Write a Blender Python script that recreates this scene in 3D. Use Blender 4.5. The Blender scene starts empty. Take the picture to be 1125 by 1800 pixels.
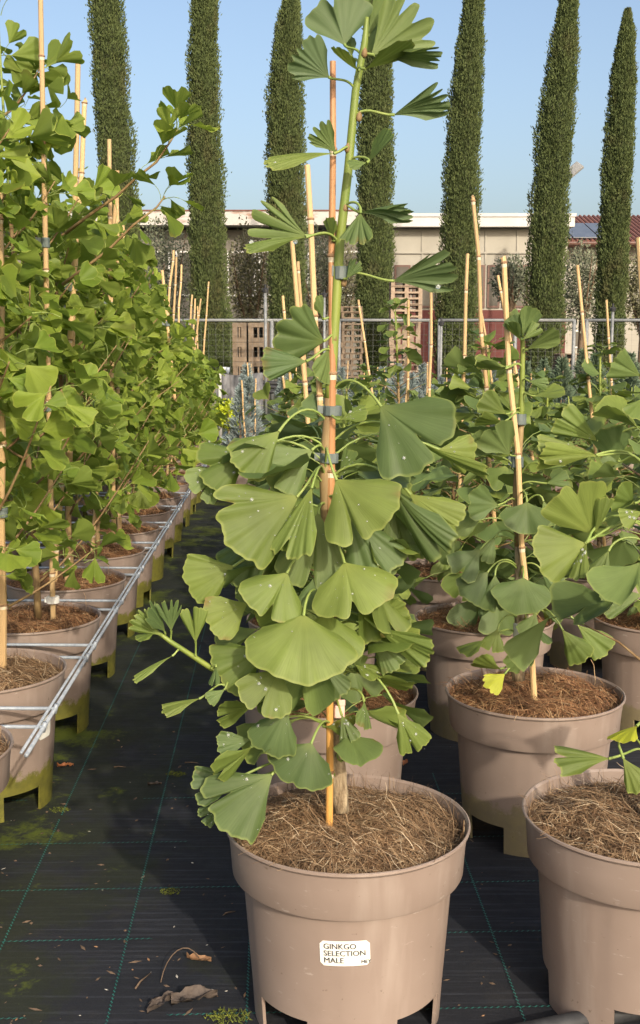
import bpy, bmesh, math, random
from mathutils import Vector, Matrix, noise, Quaternion
R = math.radians
scene = bpy.context.scene
COL = scene.collection
rnd = random.Random(7)

# ------------------------------------------------------------------ camera
CAM_H, PITCH, FPX = 1.23, R(8.17), 2000.0
cam_d = bpy.data.cameras.new('camera')
cam_d.sensor_fit = 'VERTICAL'; cam_d.sensor_height = 24.0
cam_d.lens = 24.0 * FPX / 1800.0
cam_d.clip_start = 0.05; cam_d.clip_end = 3000
cam = bpy.data.objects.new('camera', cam_d); COL.objects.link(cam)
cam.location = (0, 0, CAM_H); cam.rotation_euler = (R(90) - PITCH, 0, 0)
scene.camera = cam

# ------------------------------------------------------------------ sky and sun
SUN_EL, SUN_AZ = R(28), R(159)          # azimuth clockwise from +Y (view direction): behind the camera, to the right
world = bpy.data.worlds.new('World'); scene.world = world; world.use_nodes = True
wn = world.node_tree; wn.nodes.clear()
sky = wn.nodes.new('ShaderNodeTexSky'); sky.sky_type = 'NISHITA'; sky.sun_disc = False
sky.sun_elevation = SUN_EL; sky.sun_rotation = SUN_AZ
sky.altitude = 0; sky.air_density = 1.0; sky.dust_density = 4.8; sky.ozone_density = 1.0
bg = wn.nodes.new('ShaderNodeBackground'); bg.inputs['Strength'].default_value = 0.15
wo = wn.nodes.new('ShaderNodeOutputWorld')
wn.links.new(sky.outputs[0], bg.inputs[0]); wn.links.new(bg.outputs[0], wo.inputs[0])
sun_d = bpy.data.lights.new('sun', 'SUN'); sun_d.energy = 2.35; sun_d.angle = R(1.1); sun_d.color = (1.0, 0.89, 0.73)
sun = bpy.data.objects.new('sun', sun_d); COL.objects.link(sun)
SUN_DIR = Vector((math.sin(SUN_AZ) * math.cos(SUN_EL), math.cos(SUN_AZ) * math.cos(SUN_EL), math.sin(SUN_EL)))
sun.rotation_euler = (-SUN_DIR).to_track_quat('-Z', 'Y').to_euler()
vs = scene.view_settings
vs.view_transform = 'Standard'; vs.look = 'None'; vs.exposure = 0.55; vs.gamma = 1.0; vs.use_curve_mapping = False
scene.cycles.use_denoising = True
scene.cycles.max_bounces = 8; scene.cycles.transparent_max_bounces = 8
scene.cycles.sample_clamp_indirect = 4.0

# ------------------------------------------------------------------ measuring helpers
FW = Vector((0, math.cos(PITCH), -math.sin(PITCH))); UP = Vector((0, math.sin(PITCH), math.cos(PITCH))); RT = Vector((1, 0, 0))
EYE = Vector((0, 0, CAM_H))
def ray(px, py): return FW * FPX + RT * (px - 562.5) - UP * (py - 900.0)
def at(px, py, Y):
    d = ray(px, py); return EYE + d * (Y / d.y)
def on_z(px, py, z):
    d = ray(px, py); return EYE + d * ((z - CAM_H) / d.z)
def proj(p):
    d = Vector(p) - EYE; w = d.dot(FW)
    return 562.5 + FPX * d.dot(RT) / w, 900.0 - FPX * d.dot(UP) / w
def lerp(a, b, t): return a + (b - a) * t
def sstep(a, b, x):
    t = max(0, min(1, (x - a) / (b - a))); return t * t * (3 - 2 * t)

# ------------------------------------------------------------------ object helpers
def tag(o, label=None, cat=None, group=None, kind=None):
    if label: o['label'] = label
    if cat: o['category'] = cat
    if group: o['group'] = group
    if kind: o['kind'] = kind
    return o
def empty(name, loc, rz=0.0):
    o = bpy.data.objects.new(name, None); COL.objects.link(o); o.location = loc; o.rotation_euler = (0, 0, rz)
    o.empty_display_size = 0.05
    return o
def link(name, me, parent=None, mat=None):
    o = bpy.data.objects.new(name, me); COL.objects.link(o)
    if parent is not None: o.parent = parent
    if mat is not None: o.matrix_local = mat
    return o
class MB:
    def __init__(s): s.v = []; s.f = []; s.m = []; s.uv = None
    def add(s, vs_, fs, mi=0):
        n = len(s.v); s.v.extend(tuple(p) for p in vs_)
        for f in fs: s.f.append(tuple(i + n for i in f)); s.m.append(mi)
    def box(s, lo, hi, mi=0):
        x0, y0, z0 = lo; x1, y1, z1 = hi
        s.add([(x0,y0,z0),(x1,y0,z0),(x1,y1,z0),(x0,y1,z0),(x0,y0,z1),(x1,y0,z1),(x1,y1,z1),(x0,y1,z1)],
              [(3,2,1,0),(4,5,6,7),(0,1,5,4),(1,2,6,5),(2,3,7,6),(3,0,4,7)], mi)
    def tube(s, pts, rad, n=8, mi=0, cap=True):
        pts = [Vector(p) for p in pts]; k = len(pts)
        if not isinstance(rad, (list, tuple)): rad = [rad] * k
        t0 = (pts[1] - pts[0]).normalized()
        a = t0.orthogonal().normalized(); V = []
        for i in range(k):
            t = (pts[min(i + 1, k - 1)] - pts[max(i - 1, 0)]).normalized()
            a = (a - t * a.dot(t)).normalized(); b = t.cross(a)
            for j in range(n):
                w = 2 * math.pi * j / n; V.append(pts[i] + (a * math.cos(w) + b * math.sin(w)) * rad[i])
        F = [(i*n+j, i*n+(j+1)%n, (i+1)*n+(j+1)%n, (i+1)*n+j) for i in range(k-1) for j in range(n)]
        if cap: F += [tuple(range(n-1, -1, -1)), tuple((k-1)*n + j for j in range(n))]
        s.add(V, F, mi)
    def mesh(s, name, mats, smooth=False):
        me = bpy.data.meshes.new(name); me.from_pydata(s.v, [], s.f)
        for m in (mats if isinstance(mats, (list, tuple)) else [mats]): me.materials.append(m)
        if any(s.m): me.polygons.foreach_set('material_index', s.m)
        if smooth: me.polygons.foreach_set('use_smooth', [True] * len(me.polygons))
        if s.uv:
            ul = me.uv_layers.new(name='UVMap'); flat = []
            for f in s.f:
                for i in f: flat.extend(s.uv[i])
            ul.data.foreach_set('uv', flat)
        me.update(); return me
def bevel_mesh(me, w, seg=2):
    bm = bmesh.new(); bm.from_mesh(me)
    bmesh.ops.bevel(bm, geom=list(bm.edges), offset=w, segments=seg, affect='EDGES', profile=0.6)
    bm.to_mesh(me); bm.free(); return me
def curve3(p0, p1, p2, p3, n):
    o = []
    for i in range(n + 1):
        t = i / n; u = 1 - t
        o.append(p0*(u*u*u) + p1*(3*u*u*t) + p2*(3*u*t*t) + p3*(t*t*t))
    return o

# ------------------------------------------------------------------ materials
def newmat(name):
    m = bpy.data.materials.new(name); m.use_nodes = True; nt = m.node_tree; nt.nodes.clear()
    out = nt.nodes.new('ShaderNodeOutputMaterial'); b = nt.nodes.new('ShaderNodeBsdfPrincipled')
    nt.links.new(b.outputs[0], out.inputs[0])
    return m, nt, b, out
def N(nt, t, **kw):
    n = nt.nodes.new(t)
    for k, v in kw.items():
        if k in n.inputs: n.inputs[k].default_value = v
        else: setattr(n, k, v)
    return n
def mixc(nt, fac, a, b, mode='MIX'):
    n = nt.nodes.new('ShaderNodeMix'); n.data_type = 'RGBA'; n.blend_type = mode
    for s, v in ((0, fac), (6, a), (7, b)):
        if hasattr(v, 'links'): nt.links.new(v, n.inputs[s])
        elif s == 0: n.inputs[0].default_value = v
        else: n.inputs[s].default_value = (*v, 1)
    return n.outputs[2]
def ramp(nt, src, stops):
    r = nt.nodes.new('ShaderNodeValToRGB'); e = r.color_ramp.elements
    while len(e) < len(stops): e.new(0.5)
    for i, (p, c) in enumerate(stops):
        e[i].position = p; e[i].color = (*c, 1) if isinstance(c, tuple) else (c, c, c, 1)
    nt.links.new(src, r.inputs[0]); return r.outputs[0]
def mth(nt, op, a, b=None):
    n = nt.nodes.new('ShaderNodeMath'); n.operation = op
    for i, v in enumerate((a, b)):
        if v is None: continue
        if hasattr(v, 'links'): nt.links.new(v, n.inputs[i])
        else: n.inputs[i].default_value = v
    return n.outputs[0]
def noisetex(nt, scale, detail=4, rough=0.6, coord='Object', stretch=None):
    tc = nt.nodes.new('ShaderNodeTexCoord'); n = nt.nodes.new('ShaderNodeTexNoise')
    n.inputs['Scale'].default_value = scale; n.inputs['Detail'].default_value = detail; n.inputs['Roughness'].default_value = rough
    if coord == 'World':
        g = nt.nodes.new('ShaderNodeNewGeometry'); src = g.outputs['Position']
    else: src = tc.outputs[coord]
    if stretch:
        mp = nt.nodes.new('ShaderNodeMapping'); mp.inputs['Scale'].default_value = stretch
        nt.links.new(src, mp.inputs[0]); src = mp.outputs[0]
    nt.links.new(src, n.inputs['Vector']); return n.outputs['Fac']
def bump(nt, b, h, strength=0.3, dist=0.01):
    n = nt.nodes.new('ShaderNodeBump'); n.inputs['Strength'].default_value = strength; n.inputs['Distance'].default_value = dist
    nt.links.new(h, n.inputs['Height']); nt.links.new(n.outputs[0], b.inputs['Normal'])
def simple(name, c1, c2, scale=8, rough=0.6, bs=0.2, bd=0.005, stretch=None, metal=0.0, coord='Object', rand=0.0):
    m, nt, b, out = newmat(name)
    f = noisetex(nt, scale, 5, 0.6, coord, stretch)
    c = mixc(nt, ramp(nt, f, [(0.32, 0.0), (0.68, 1.0)]), c1, c2)
    if rand:
        oi = nt.nodes.new('ShaderNodeObjectInfo'); hs = nt.nodes.new('ShaderNodeHueSaturation')
        nt.links.new(mth(nt, 'ADD', mth(nt, 'MULTIPLY', oi.outputs['Random'], rand), 1 - rand / 2), hs.inputs['Value'])
        nt.links.new(c, hs.inputs['Color']); c = hs.outputs[0]
    nt.links.new(c, b.inputs['Base Color']); b.inputs['Roughness'].default_value = rough; b.inputs['Metallic'].default_value = metal
    if bs: bump(nt, b, f, bs, bd)
    return m

def leaf_mat(name, ca, cb, under, margin, trans=0.32, spots=0.0):
    m, nt, b, out = newmat(name)
    oi = nt.nodes.new('ShaderNodeObjectInfo'); uv = nt.nodes.new('ShaderNodeUVMap'); sp = nt.nodes.new('ShaderNodeSeparateXYZ')
    nt.links.new(uv.outputs[0], sp.inputs[0]); u, v = sp.outputs[0], sp.outputs[1]
    col = mixc(nt, oi.outputs['Random'], ca, cb)
    hv = nt.nodes.new('ShaderNodeHueSaturation'); wn2 = nt.nodes.new('ShaderNodeTexWhiteNoise'); wn2.noise_dimensions = '1D'; nt.links.new(oi.outputs['Random'], wn2.inputs['W'])
    nt.links.new(mth(nt, 'ADD', mth(nt, 'MULTIPLY', wn2.outputs['Value'], 0.34), 0.83), hv.inputs['Value']); nt.links.new(col, hv.inputs['Color']); col = hv.outputs[0]
    # radiating veins
    cv = nt.nodes.new('ShaderNodeCombineXYZ')
    nt.links.new(mth(nt, 'MULTIPLY', u, 105), cv.inputs[0]); nt.links.new(mth(nt, 'MULTIPLY', v, 2.5), cv.inputs[1]); nt.links.new(mth(nt, 'MULTIPLY', oi.outputs['Random'], 50), cv.inputs[2])
    nz = nt.nodes.new('ShaderNodeTexNoise'); nz.inputs['Scale'].default_value = 1.0; nz.inputs['Detail'].default_value = 2.0
    nt.links.new(cv.outputs[0], nz.inputs['Vector'])
    vein = ramp(nt, nz.outputs['Fac'], [(0.3, 0.88), (0.7, 1.08)])
    col = mixc(nt, 1.0, col, vein, 'MULTIPLY')
    big = noisetex(nt, 14, 3, 0.6, 'Object')
    col = mixc(nt, 1.0, col, ramp(nt, big, [(0.3, 0.84), (0.72, 1.14)]), 'MULTIPLY')
    # yellowing towards the base of the fan and pale rim
    col = mixc(nt, ramp(nt, v, [(0.0, 0.55), (0.25, 0.08), (0.5, 0.0)]), col, margin)
    col = mixc(nt, ramp(nt, v, [(0.955, 0.0), (0.985, 0.75)]), col, margin)
    if spots:
        s2 = noisetex(nt, 30, 4, 0.7, 'Object')
        col = mixc(nt, ramp(nt, s2, [(0.68, 0.0), (0.76, spots)]), col, (0.25, 0.13, 0.03))
    tcx = nt.nodes.new('ShaderNodeTexCoord'); vm = nt.nodes.new('ShaderNodeVectorMath'); vm.operation = 'ADD'; cx3 = nt.nodes.new('ShaderNodeCombineXYZ')
    nt.links.new(mth(nt, 'MULTIPLY', oi.outputs['Random'], 91.0), cx3.inputs[0]); nt.links.new(tcx.outputs['Object'], vm.inputs[0]); nt.links.new(cx3.outputs[0], vm.inputs[1])
    bn = nt.nodes.new('ShaderNodeTexNoise'); bn.inputs['Scale'].default_value = 11; bn.inputs['Detail'].default_value = 5; nt.links.new(vm.outputs[0], bn.inputs['Vector'])
    browning = mth(nt, 'MULTIPLY', ramp(nt, bn.outputs['Fac'], [(0.635, 0.0), (0.70, 0.8)]), ramp(nt, v, [(0.80, 0.0), (0.97, 1.0)]))
    col = mixc(nt, browning, col, (0.20, 0.12, 0.035))
    g = nt.nodes.new('ShaderNodeNewGeometry')
    col2 = mixc(nt, g.outputs['Backfacing'], col, mixc(nt, 0.6, col, under))
    nt.links.new(col2, b.inputs['Base Color'])
    b.inputs['Roughness'].default_value = 0.55; b.inputs['Specular IOR Level'].default_value = 0.35
    bump(nt, b, nz.outputs['Fac'], 0.22, 0.002)
    tr = nt.nodes.new('ShaderNodeBsdfTranslucent'); mx = nt.nodes.new('ShaderNodeMixShader'); mx.inputs[0].default_value = trans
    tcol = mixc(nt, 0.5, col, (0.24, 0.33, 0.03)); nt.links.new(tcol, tr.inputs[0])
    nt.links.new(b.outputs[0], mx.inputs[1]); nt.links.new(tr.outputs[0], mx.inputs[2]); nt.links.new(mx.outputs[0], out.inputs[0])
    return m

M = {}
M['leaf_blue'] = leaf_mat('ginkgo_leaf_blue_green', (0.090, 0.145, 0.052), (0.148, 0.205, 0.058), (0.13, 0.19, 0.095), (0.22, 0.27, 0.075))
M['leaf_mid'] = leaf_mat('ginkgo_leaf_green', (0.122, 0.176, 0.038), (0.192, 0.246, 0.052), (0.15, 0.21, 0.085), (0.27, 0.31, 0.075), spots=0.2)
M['leaf_left'] = leaf_mat('ginkgo_leaf_yellow_green', (0.150, 0.230, 0.028), (0.265, 0.340, 0.046), (0.23, 0.30, 0.07), (0.36, 0.41, 0.075), 0.44, spots=0.3)
M['leaf_yellow'] = leaf_mat('ginkgo_leaf_turning_yellow', (0.40, 0.45, 0.03), (0.48, 0.50, 0.04), (0.4, 0.42, 0.08), (0.55, 0.50, 0.07))
M['petiole'] = simple('petiole_green', (0.17, 0.25, 0.05), (0.27, 0.33, 0.09), 30, 0.5, 0)
M['stem_green'] = simple('young_stem_green', (0.14, 0.20, 0.035), (0.24, 0.28, 0.05), 25, 0.5, 0.2, 0.002, (1, 1, 0.2))
M['stem_brown'] = simple('woody_stem', (0.16, 0.09, 0.035), (0.31, 0.22, 0.10), 30, 0.7, 0.5, 0.004, (1, 1, 0.2))
M['bark'] = simple('pale_flaking_bark', (0.13, 0.085, 0.045), (0.46, 0.37, 0.24), 70, 0.9, 1.0, 0.010, (1, 1, 0.3))
M['tie'] = simple('dark_tie_tape', (0.085, 0.11, 0.105), (0.15, 0.18, 0.17), 30, 0.45, 0.1)
M['pinktag'] = simple('pink_plastic', (0.75, 0.42, 0.36), (0.85, 0.55, 0.48), 30, 0.5, 0)
M['whitetape'] = simple('white_tape', (0.62, 0.60, 0.55), (0.78, 0.77, 0.73), 30, 0.5, 0.1)

def bamboo_mat(name, c1, c2, c3):
    m, nt, b, out = newmat(name)
    f = noisetex(nt, 16, 5, 0.6, 'Object', (3, 3, 0.25)); g = noisetex(nt, 5, 3, 0.6, 'Object', (1, 1, 0.6))
    c = mixc(nt, f, c1, c2); c = mixc(nt, ramp(nt, g, [(0.55, 0.0), (0.7, 0.7)]), c, c3)
    oi = nt.nodes.new('ShaderNodeObjectInfo'); hs = nt.nodes.new('ShaderNodeHueSaturation')
    nt.links.new(mth(nt, 'ADD', mth(nt, 'MULTIPLY', oi.outputs['Random'], 0.35), 0.78), hs.inputs['Value']); nt.links.new(c, hs.inputs['Color'])
    nt.links.new(hs.outputs[0], b.inputs['Base Color']); b.inputs['Roughness'].default_value = 0.42
    bump(nt, b, f, 0.15, 0.002); return m
M['bamboo'] = bamboo_mat('bamboo', (0.50, 0.32, 0.14), (0.62, 0.44, 0.23), (0.38, 0.22, 0.10))
M['node'] = simple('bamboo_node', (0.22, 0.12, 0.06), (0.34, 0.21, 0.11), 40, .6, 0)
M['node_pale'] = simple('bamboo_node_bloom', (0.55, 0.46, 0.33), (0.68, 0.58, 0.42), 40, .7, 0)
M['bamboo_gold'] = bamboo_mat('bamboo_golden', (0.62, 0.30, 0.07), (0.72, 0.40, 0.12), (0.50, 0.22, 0.05))
M['bamboo_red'] = bamboo_mat('bamboo_reddish', (0.38, 0.17, 0.075), (0.56, 0.30, 0.13), (0.24, 0.10, 0.05))

def pot_mat(name, algae):
    m, nt, b, out = newmat(name)
    f = noisetex(nt, 3.5, 5, 0.65); d = noisetex(nt, 70, 3, 0.6); st = noisetex(nt, 14, 4, 0.6, 'Object', (1, 1, 0.12))
    c = mixc(nt, ramp(nt, f, [(0.3, 0.0), (0.7, 1.0)]), (0.246, 0.187, 0.154), (0.288, 0.223, 0.186))
    c = mixc(nt, ramp(nt, st, [(0.54, 0.0), (0.74, 0.42)]), c, (0.43, 0.36, 0.31))
    sc1 = noisetex(nt, 6, 6, 0.75, 'World'); c = mixc(nt, ramp(nt, sc1, [(0.56, 0.0), (0.72, 0.38)]), c, (0.22, 0.165, 0.13))
    sc2 = noisetex(nt, 26, 4, 0.7, 'World', (1, 1, 3.5)); c = mixc(nt, ramp(nt, sc2, [(0.64, 0.0), (0.72, 0.5)]), c, (0.47, 0.41, 0.36))
    c = mixc(nt, ramp(nt, d, [(0.69, 0.0), (0.75, 0.75)]), c, (0.12, 0.08, 0.05))
    # algae creeping up from the foot with a ragged edge
    tc = nt.nodes.new('ShaderNodeTexCoord'); sp = nt.nodes.new('ShaderNodeSeparateXYZ'); nt.links.new(tc.outputs['Object'], sp.inputs[0])
    n2 = noisetex(nt, 22, 6, 0.75, 'World'); oi = nt.nodes.new('ShaderNodeObjectInfo')
    n3 = noisetex(nt, 1.1, 1, 0.5, 'World')
    h = mth(nt, 'ADD', sp.outputs[2], mth(nt, 'MULTIPLY', n2, -0.11))
    h = mth(nt, 'ADD', h, mth(nt, 'MULTIPLY', n3, -0.11))
    al = ramp(nt, h, [(0.0, 1.0), (0.012, 0.0)])
    gc = mixc(nt, noisetex(nt, 40, 3, 0.6), (0.05, 0.055, 0.012), (0.22, 0.21, 0.02))
    c = mixc(nt, mth(nt, 'MULTIPLY', al, algae), c, gc)
    nt.links.new(c, b.inputs['Base Color'])
    nt.links.new(ramp(nt, f, [(0.3, 0.36), (0.7, 0.52)]), b.inputs['Roughness'])
    bump(nt, b, noisetex(nt, 220, 2, 0.5), 0.06, 0.001)
    return m
M['pot'] = pot_mat('taupe_pot_plastic', 0.0)
M['pot_mossy'] = pot_mat('taupe_pot_plastic_mossy_foot', 0.93)
M['pot_stained'] = pot_mat('taupe_pot_plastic_stained_foot', 0.45)
M['soil'] = simple('dark_peat', (0.018, 0.011, 0.006), (0.06, 0.034, 0.016), 60, 0.95, 0.6, 0.01)
def fibre_mat(name, cols):
    m, nt, b, out = newmat(name)
    uv = nt.nodes.new('ShaderNodeUVMap'); sp = nt.nodes.new('ShaderNodeSeparateXYZ'); nt.links.new(uv.outputs[0], sp.inputs[0])
    c = ramp(nt, sp.outputs[0], [(i / (len(cols) - 1), k) for i, k in enumerate(cols)])
    f = noisetex(nt, 9, 3, 0.6)
    c = mixc(nt, 1.0, c, ramp(nt, f, [(0.3, 0.7), (0.7, 1.2)]), 'MULTIPLY')
    nt.links.new(c, b.inputs['Base Color']); b.inputs['Roughness'].default_value = 0.75
    return m
M['fibre'] = fibre_mat('coir_fibre', [(0.07, 0.036, 0.016), (0.17, 0.095, 0.045), (0.26, 0.16, 0.082), (0.38, 0.265, 0.15), (0.62, 0.50, 0.34)])
M['fibre_red'] = fibre_mat('coir_fibre_reddish', [(0.09, 0.036, 0.014), (0.20, 0.09, 0.036), (0.30, 0.15, 0.065), (0.40, 0.24, 0.11), (0.54, 0.38, 0.21)])
M['mulchbed'] = simple('coir_mat', (0.045, 0.022, 0.010), (0.16, 0.085, 0.036), 90, 0.95, 0.8, 0.012)
M['galv'] = simple('galvanised_steel', (0.25, 0.29, 0.34), (0.40, 0.44, 0.49), 60, 0.6, 0.1, 0.001, None, 0.25)
M['label'] = simple('label_paper', (0.78, 0.77, 0.70), (0.84, 0.83, 0.77), 12, 0.55, 0)
M['ink'] = simple('printed_ink', (0.035, 0.035, 0.045), (0.05, 0.05, 0.06), 50, 0.6, 0)

def ground_mat():
    m, nt, b, out = newmat('woven_ground_fabric')
    g = nt.nodes.new('ShaderNodeNewGeometry'); sp = nt.nodes.new('ShaderNodeSeparateXYZ'); nt.links.new(g.outputs['Position'], sp.inputs[0])
    f = noisetex(nt, 1.3, 5, 0.6, 'World'); d = noisetex(nt, 60, 4, 0.7, 'World'); stv = noisetex(nt, 30, 4, 0.65, 'World', (0.12, 3.0, 1))
    c = mixc(nt, f, (0.011, 0.0125, 0.016), (0.020, 0.022, 0.029))
    c = mixc(nt, ramp(nt, stv, [(0.50, 0.0), (0.70, 0.65)]), c, (0.050, 0.055, 0.070))
    dust = noisetex(nt, 7, 6, 0.7, 'World')
    c = mixc(nt, ramp(nt, dust, [(0.55, 0.0), (0.78, 0.4)]), c, (0.050, 0.046, 0.040))
    # moss and algae patches, thickest beside the pots of the left row
    n1 = noisetex(nt, 3.2, 7, 0.72, 'World')
    edge = nt.nodes.new('ShaderNodeMapRange'); edge.inputs[1].default_value = -0.15; edge.inputs[2].default_value = -0.78
    edge.inputs[3].default_value = -0.10; edge.inputs[4].default_value = 0.19
    nt.links.new(sp.outputs[0], edge.inputs[0])
    mo = mth(nt, 'ADD', n1, edge.outputs[0])
    c = mixc(nt, ramp(nt, mo, [(0.50, 0.0), (0.62, 0.55)]), c, (0.022, 0.028, 0.010))
    c = mixc(nt, ramp(nt, mth(nt, 'ADD', mo, mth(nt, 'MULTIPLY', d, 0.22)), [(0.80, 0.0), (0.90, 0.9)]), c, (0.09, 0.115, 0.012))
    nt.links.new(c, b.inputs['Base Color'])
    nt.links.new(ramp(nt, dust, [(0.3, 0.62), (0.7, 0.9)]), b.inputs['Roughness'])
    b.inputs['Specular IOR Level'].default_value = 0.3
    w = nt.nodes.new('ShaderNodeTexWave'); w.inputs['Scale'].default_value = 95; w.bands_direction = 'Y'; w.inputs['Distortion'].default_value = 1.0
    nt.links.new(g.outputs['Position'], w.inputs['Vector'])
    hh = mth(nt, 'ADD', mth(nt, 'MULTIPLY', w.outputs['Fac'], 0.35), mth(nt, 'ADD', d, mth(nt, 'MULTIPLY', mo, 1.5)))
    bump(nt, b, hh, 0.35, 0.006)
    return m
M['ground'] = ground_mat()
M['thread'] = simple('teal_marker_thread', (0.012, 0.10, 0.085), (0.03, 0.19, 0.16), 6, 0.6, 0, coord='World')
M['moss'] = simple('moss', (0.04, 0.055, 0.010), (0.14, 0.16, 0.015), 80, 0.95, 0.4, coord='World')
M['deadleaf'] = simple('dry_leaf_brown', (0.20, 0.10, 0.045), (0.42, 0.25, 0.13), 30, 0.7, 0.4)
M['deadgrey'] = simple('dry_leaf_grey', (0.050, 0.038, 0.032), (0.13, 0.10, 0.082), 30, 0.8, 0.5)
M['orangeleaf'] = simple('dry_leaf_orange', (0.38, 0.13, 0.05), (0.55, 0.24, 0.10), 40, 0.6, 0.3)
M['twig'] = simple('twig_brown', (0.07, 0.045, 0.03), (0.16, 0.11, 0.07), 40, 0.8, 0.2)
M['pebble'] = simple('pebble', (0.35, 0.32, 0.26), (0.6, 0.57, 0.5), 40, 0.8, 0.2)
M['blackpipe'] = simple('black_rubber', (0.012, 0.013, 0.016), (0.034, 0.036, 0.040), 30, 0.65, 0.3, 0.004)

# ------------------------------------------------------------------ ground
mb = MB()
G0, G1 = -400.0, 1600.0
mb.add([(-1500, -60, 0), (1500, -60, 0), (1500, 2500, 0), (-1500, 2500, 0)], [(0, 1, 2, 3)])
ground = link('ground', mb.mesh('ground', M['ground'])); tag(ground, kind='structure')
ROWDIR = Vector((-0.0505, 1.0, 0)).normalized(); ROWPERP = Vector((ROWDIR.y, -ROWDIR.x, 0))
def thread(p, q, seed):
    """one stitched marker thread woven into the fabric: a zigzag ribbon"""
    r = random.Random(seed); d = (q - p); L = d.length; d.normalize(); s = Vector((d.y, -d.x, 0)); mb = MB()
    n = int(L / 0.006); pts = []
    gap = 0
    for i in range(n):
        c = p + d * (i * 0.006)
        if noise.noise(Vector((c.x * 2.3 + seed, c.y * 2.3, seed))) < -0.33: continue
        z = 0.004
        a = c + s * 0.0022 * (1 if i % 2 else -1); e = c + d * 0.006 + s * 0.0022 * (-1 if i % 2 else 1)
        w = d * 0.0013 + s * 0.0006
        mb.add([(a - w) + Vector((0, 0, z)), (a + w) + Vector((0, 0, z)), (e + w) + Vector((0, 0, z)), (e - w) + Vector((0, 0, z))], [(0, 1, 2, 3)])
    if mb.v: link('marker_thread', mb.mesh('marker_thread', M['thread']), ground)
g0 = on_z(190, 1790, 0); g1 = on_z(262, 1500, 0); ld = (g1 - g0).normalized(); lp = Vector((ld.y, -ld.x, 0))
SEP = abs((on_z(40, 1585, 0) - g0).dot(lp))
for k in (-1, 0, 1, 2, 3):
    b0 = g0 + lp * SEP * k
    thread(b0 - ld * 0.25, b0 + ld * (3.2 if k < 1 else 2.2), 11 + k)
for i, yy in enumerate((1787, 1652, 1563, 1482, 1405)):
    c0 = on_z(300, yy, 0)
    thread(c0 - lp * 0.5, c0 + lp * 1.0, 40 + i)

# ------------------------------------------------------------------ ginkgo leaf meshes
def leaf_blade(mb, uvs, L, spread, notch, nw, noff, na, nr, seed, cup=0.25, fold=0.0, curl=0.0, ripple=0.02, lobes=0.0, frame=None, side=0.0, corner=0.30):
    """fan blade in XY around +Y, normal +Z; frame maps to the wanted space"""
    r = random.Random(seed); S = R(spread); V = []; U = []
    ph = [r.uniform(0, 6.28) for _ in range(6)]
    cuts = [(c_ + r.uniform(-.09, .09), r.uniform(.45, 1.25)) for c_ in (-.55, -.08, .38, .7)]
    def rad(t):   # t in -1..1
        q = 1 - 0.10 * abs(t) ** 3 - corner * sstep(0.80, 1.0, abs(t)) * abs(t)
        q -= notch * math.exp(-((t - noff) / nw) ** 2)
        q += 0.020 * math.sin(t * 9 + ph[0]) + 0.014 * math.sin(t * 17 + ph[1]) + 0.010 * math.sin(t * 31 + ph[2])
        if lobes:
            for c_, d_ in cuts: q -= lobes * d_ * math.exp(-((t - c_) / 0.075) ** 2)
        return q
    tz = r.uniform(-1, 1)
    for i in range(nr + 1):
        v = (i / nr) ** 0.85
        for j in range(na + 1):
            t = -1 + 2 * j / na; th = t * S / 2 * (0.80 + 0.20 * v)
            rr = L * rad(t) * (0.035 + 0.965 * v)
            x, y = rr * math.sin(th), rr * math.cos(th)
            x += side * L * v * v * 0.2
            z = cup * (x * x) / L + fold * abs(x) + curl * L * v * v
            z += ripple * L * v * v * (math.sin(t * 7 + ph[3]) + 0.6 * math.sin(t * 13 + ph[4]) + 0.28 * v * v * math.sin(t * 27 + ph[5]) + tz * t)
            p = Vector((x, y, z)); V.append(frame @ p if frame else p); U.append((j / na, v))
    F = []
    for i in range(nr):
        for j in range(na):
            a = i * (na + 1) + j; F.append((a, a + 1, a + na + 2, a + na + 1))
    mb.add(V, F, 0); uvs.extend(U)
def leaf_proto(name, mat, L, spread, notch, nw, pet, seed, na, nr, bend=0.5, **kw):
    """whole leaf with its stalk: origin at the stalk's foot, stalk and blade along +Y, blade tips over by 'bend'"""
    mb = MB(); uvs = []
    tip = Vector((0, pet * 0.96, pet * 0.22))
    fr = Matrix.Translation(tip) @ Matrix.Rotation(-bend, 4, 'X')
    leaf_blade(mb, uvs, L, spread, notch, nw, kw.pop('noff', 0.0), na, nr, seed, frame=fr, **kw)
    n0 = len(mb.v)
    mb.tube(curve3(Vector((0, 0, 0)), Vector((0, pet * 0.35, pet * 0.22)), Vector((0, pet * 0.7, pet * 0.28)), tip + fr.to_3x3() @ Vector((0, L * 0.03, 0)), 3),
            [L * 0.020, L * 0.014, L * 0.013, L * 0.016], 3, 1, False)
    uvs.extend([(0.5, 0.5)] * (len(mb.v) - n0)); mb.uv = uvs
    return mb.mesh(name, [mat, M['petiole']], True)
def protos(tagname, mat, L, pet, na, nr, n, seed, sp=(85, 135), rip=(0.015, 0.05), corner=0.30):
    r = random.Random(seed); out = []
    for i in range(n):
        out.append(leaf_proto('ginkgo_leaf_' + tagname, mat, L * r.uniform(0.85, 1.15), r.uniform(*sp), r.choice([0.0, 0.12, 0.35, 0.5]), r.uniform(0.06, 0.14),
                   pet * r.uniform(0.8, 1.25), seed * 100 + i, na, nr, bend=r.uniform(0.1, 1.0), cup=r.uniform(0.0, 0.55), fold=r.choice([0, 0, 0.25, 0.5]), curl=r.uniform(-0.2, 0.12), corner=corner, ripple=r.uniform(*rip), noff=r.uniform(-0.15, 0.15)))
    return out
P_LEFT = protos('left', M['leaf_left'], 0.078, 0.046, 18, 4, 16, 3, (58, 112), (0.03, 0.075), 0.14)
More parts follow.
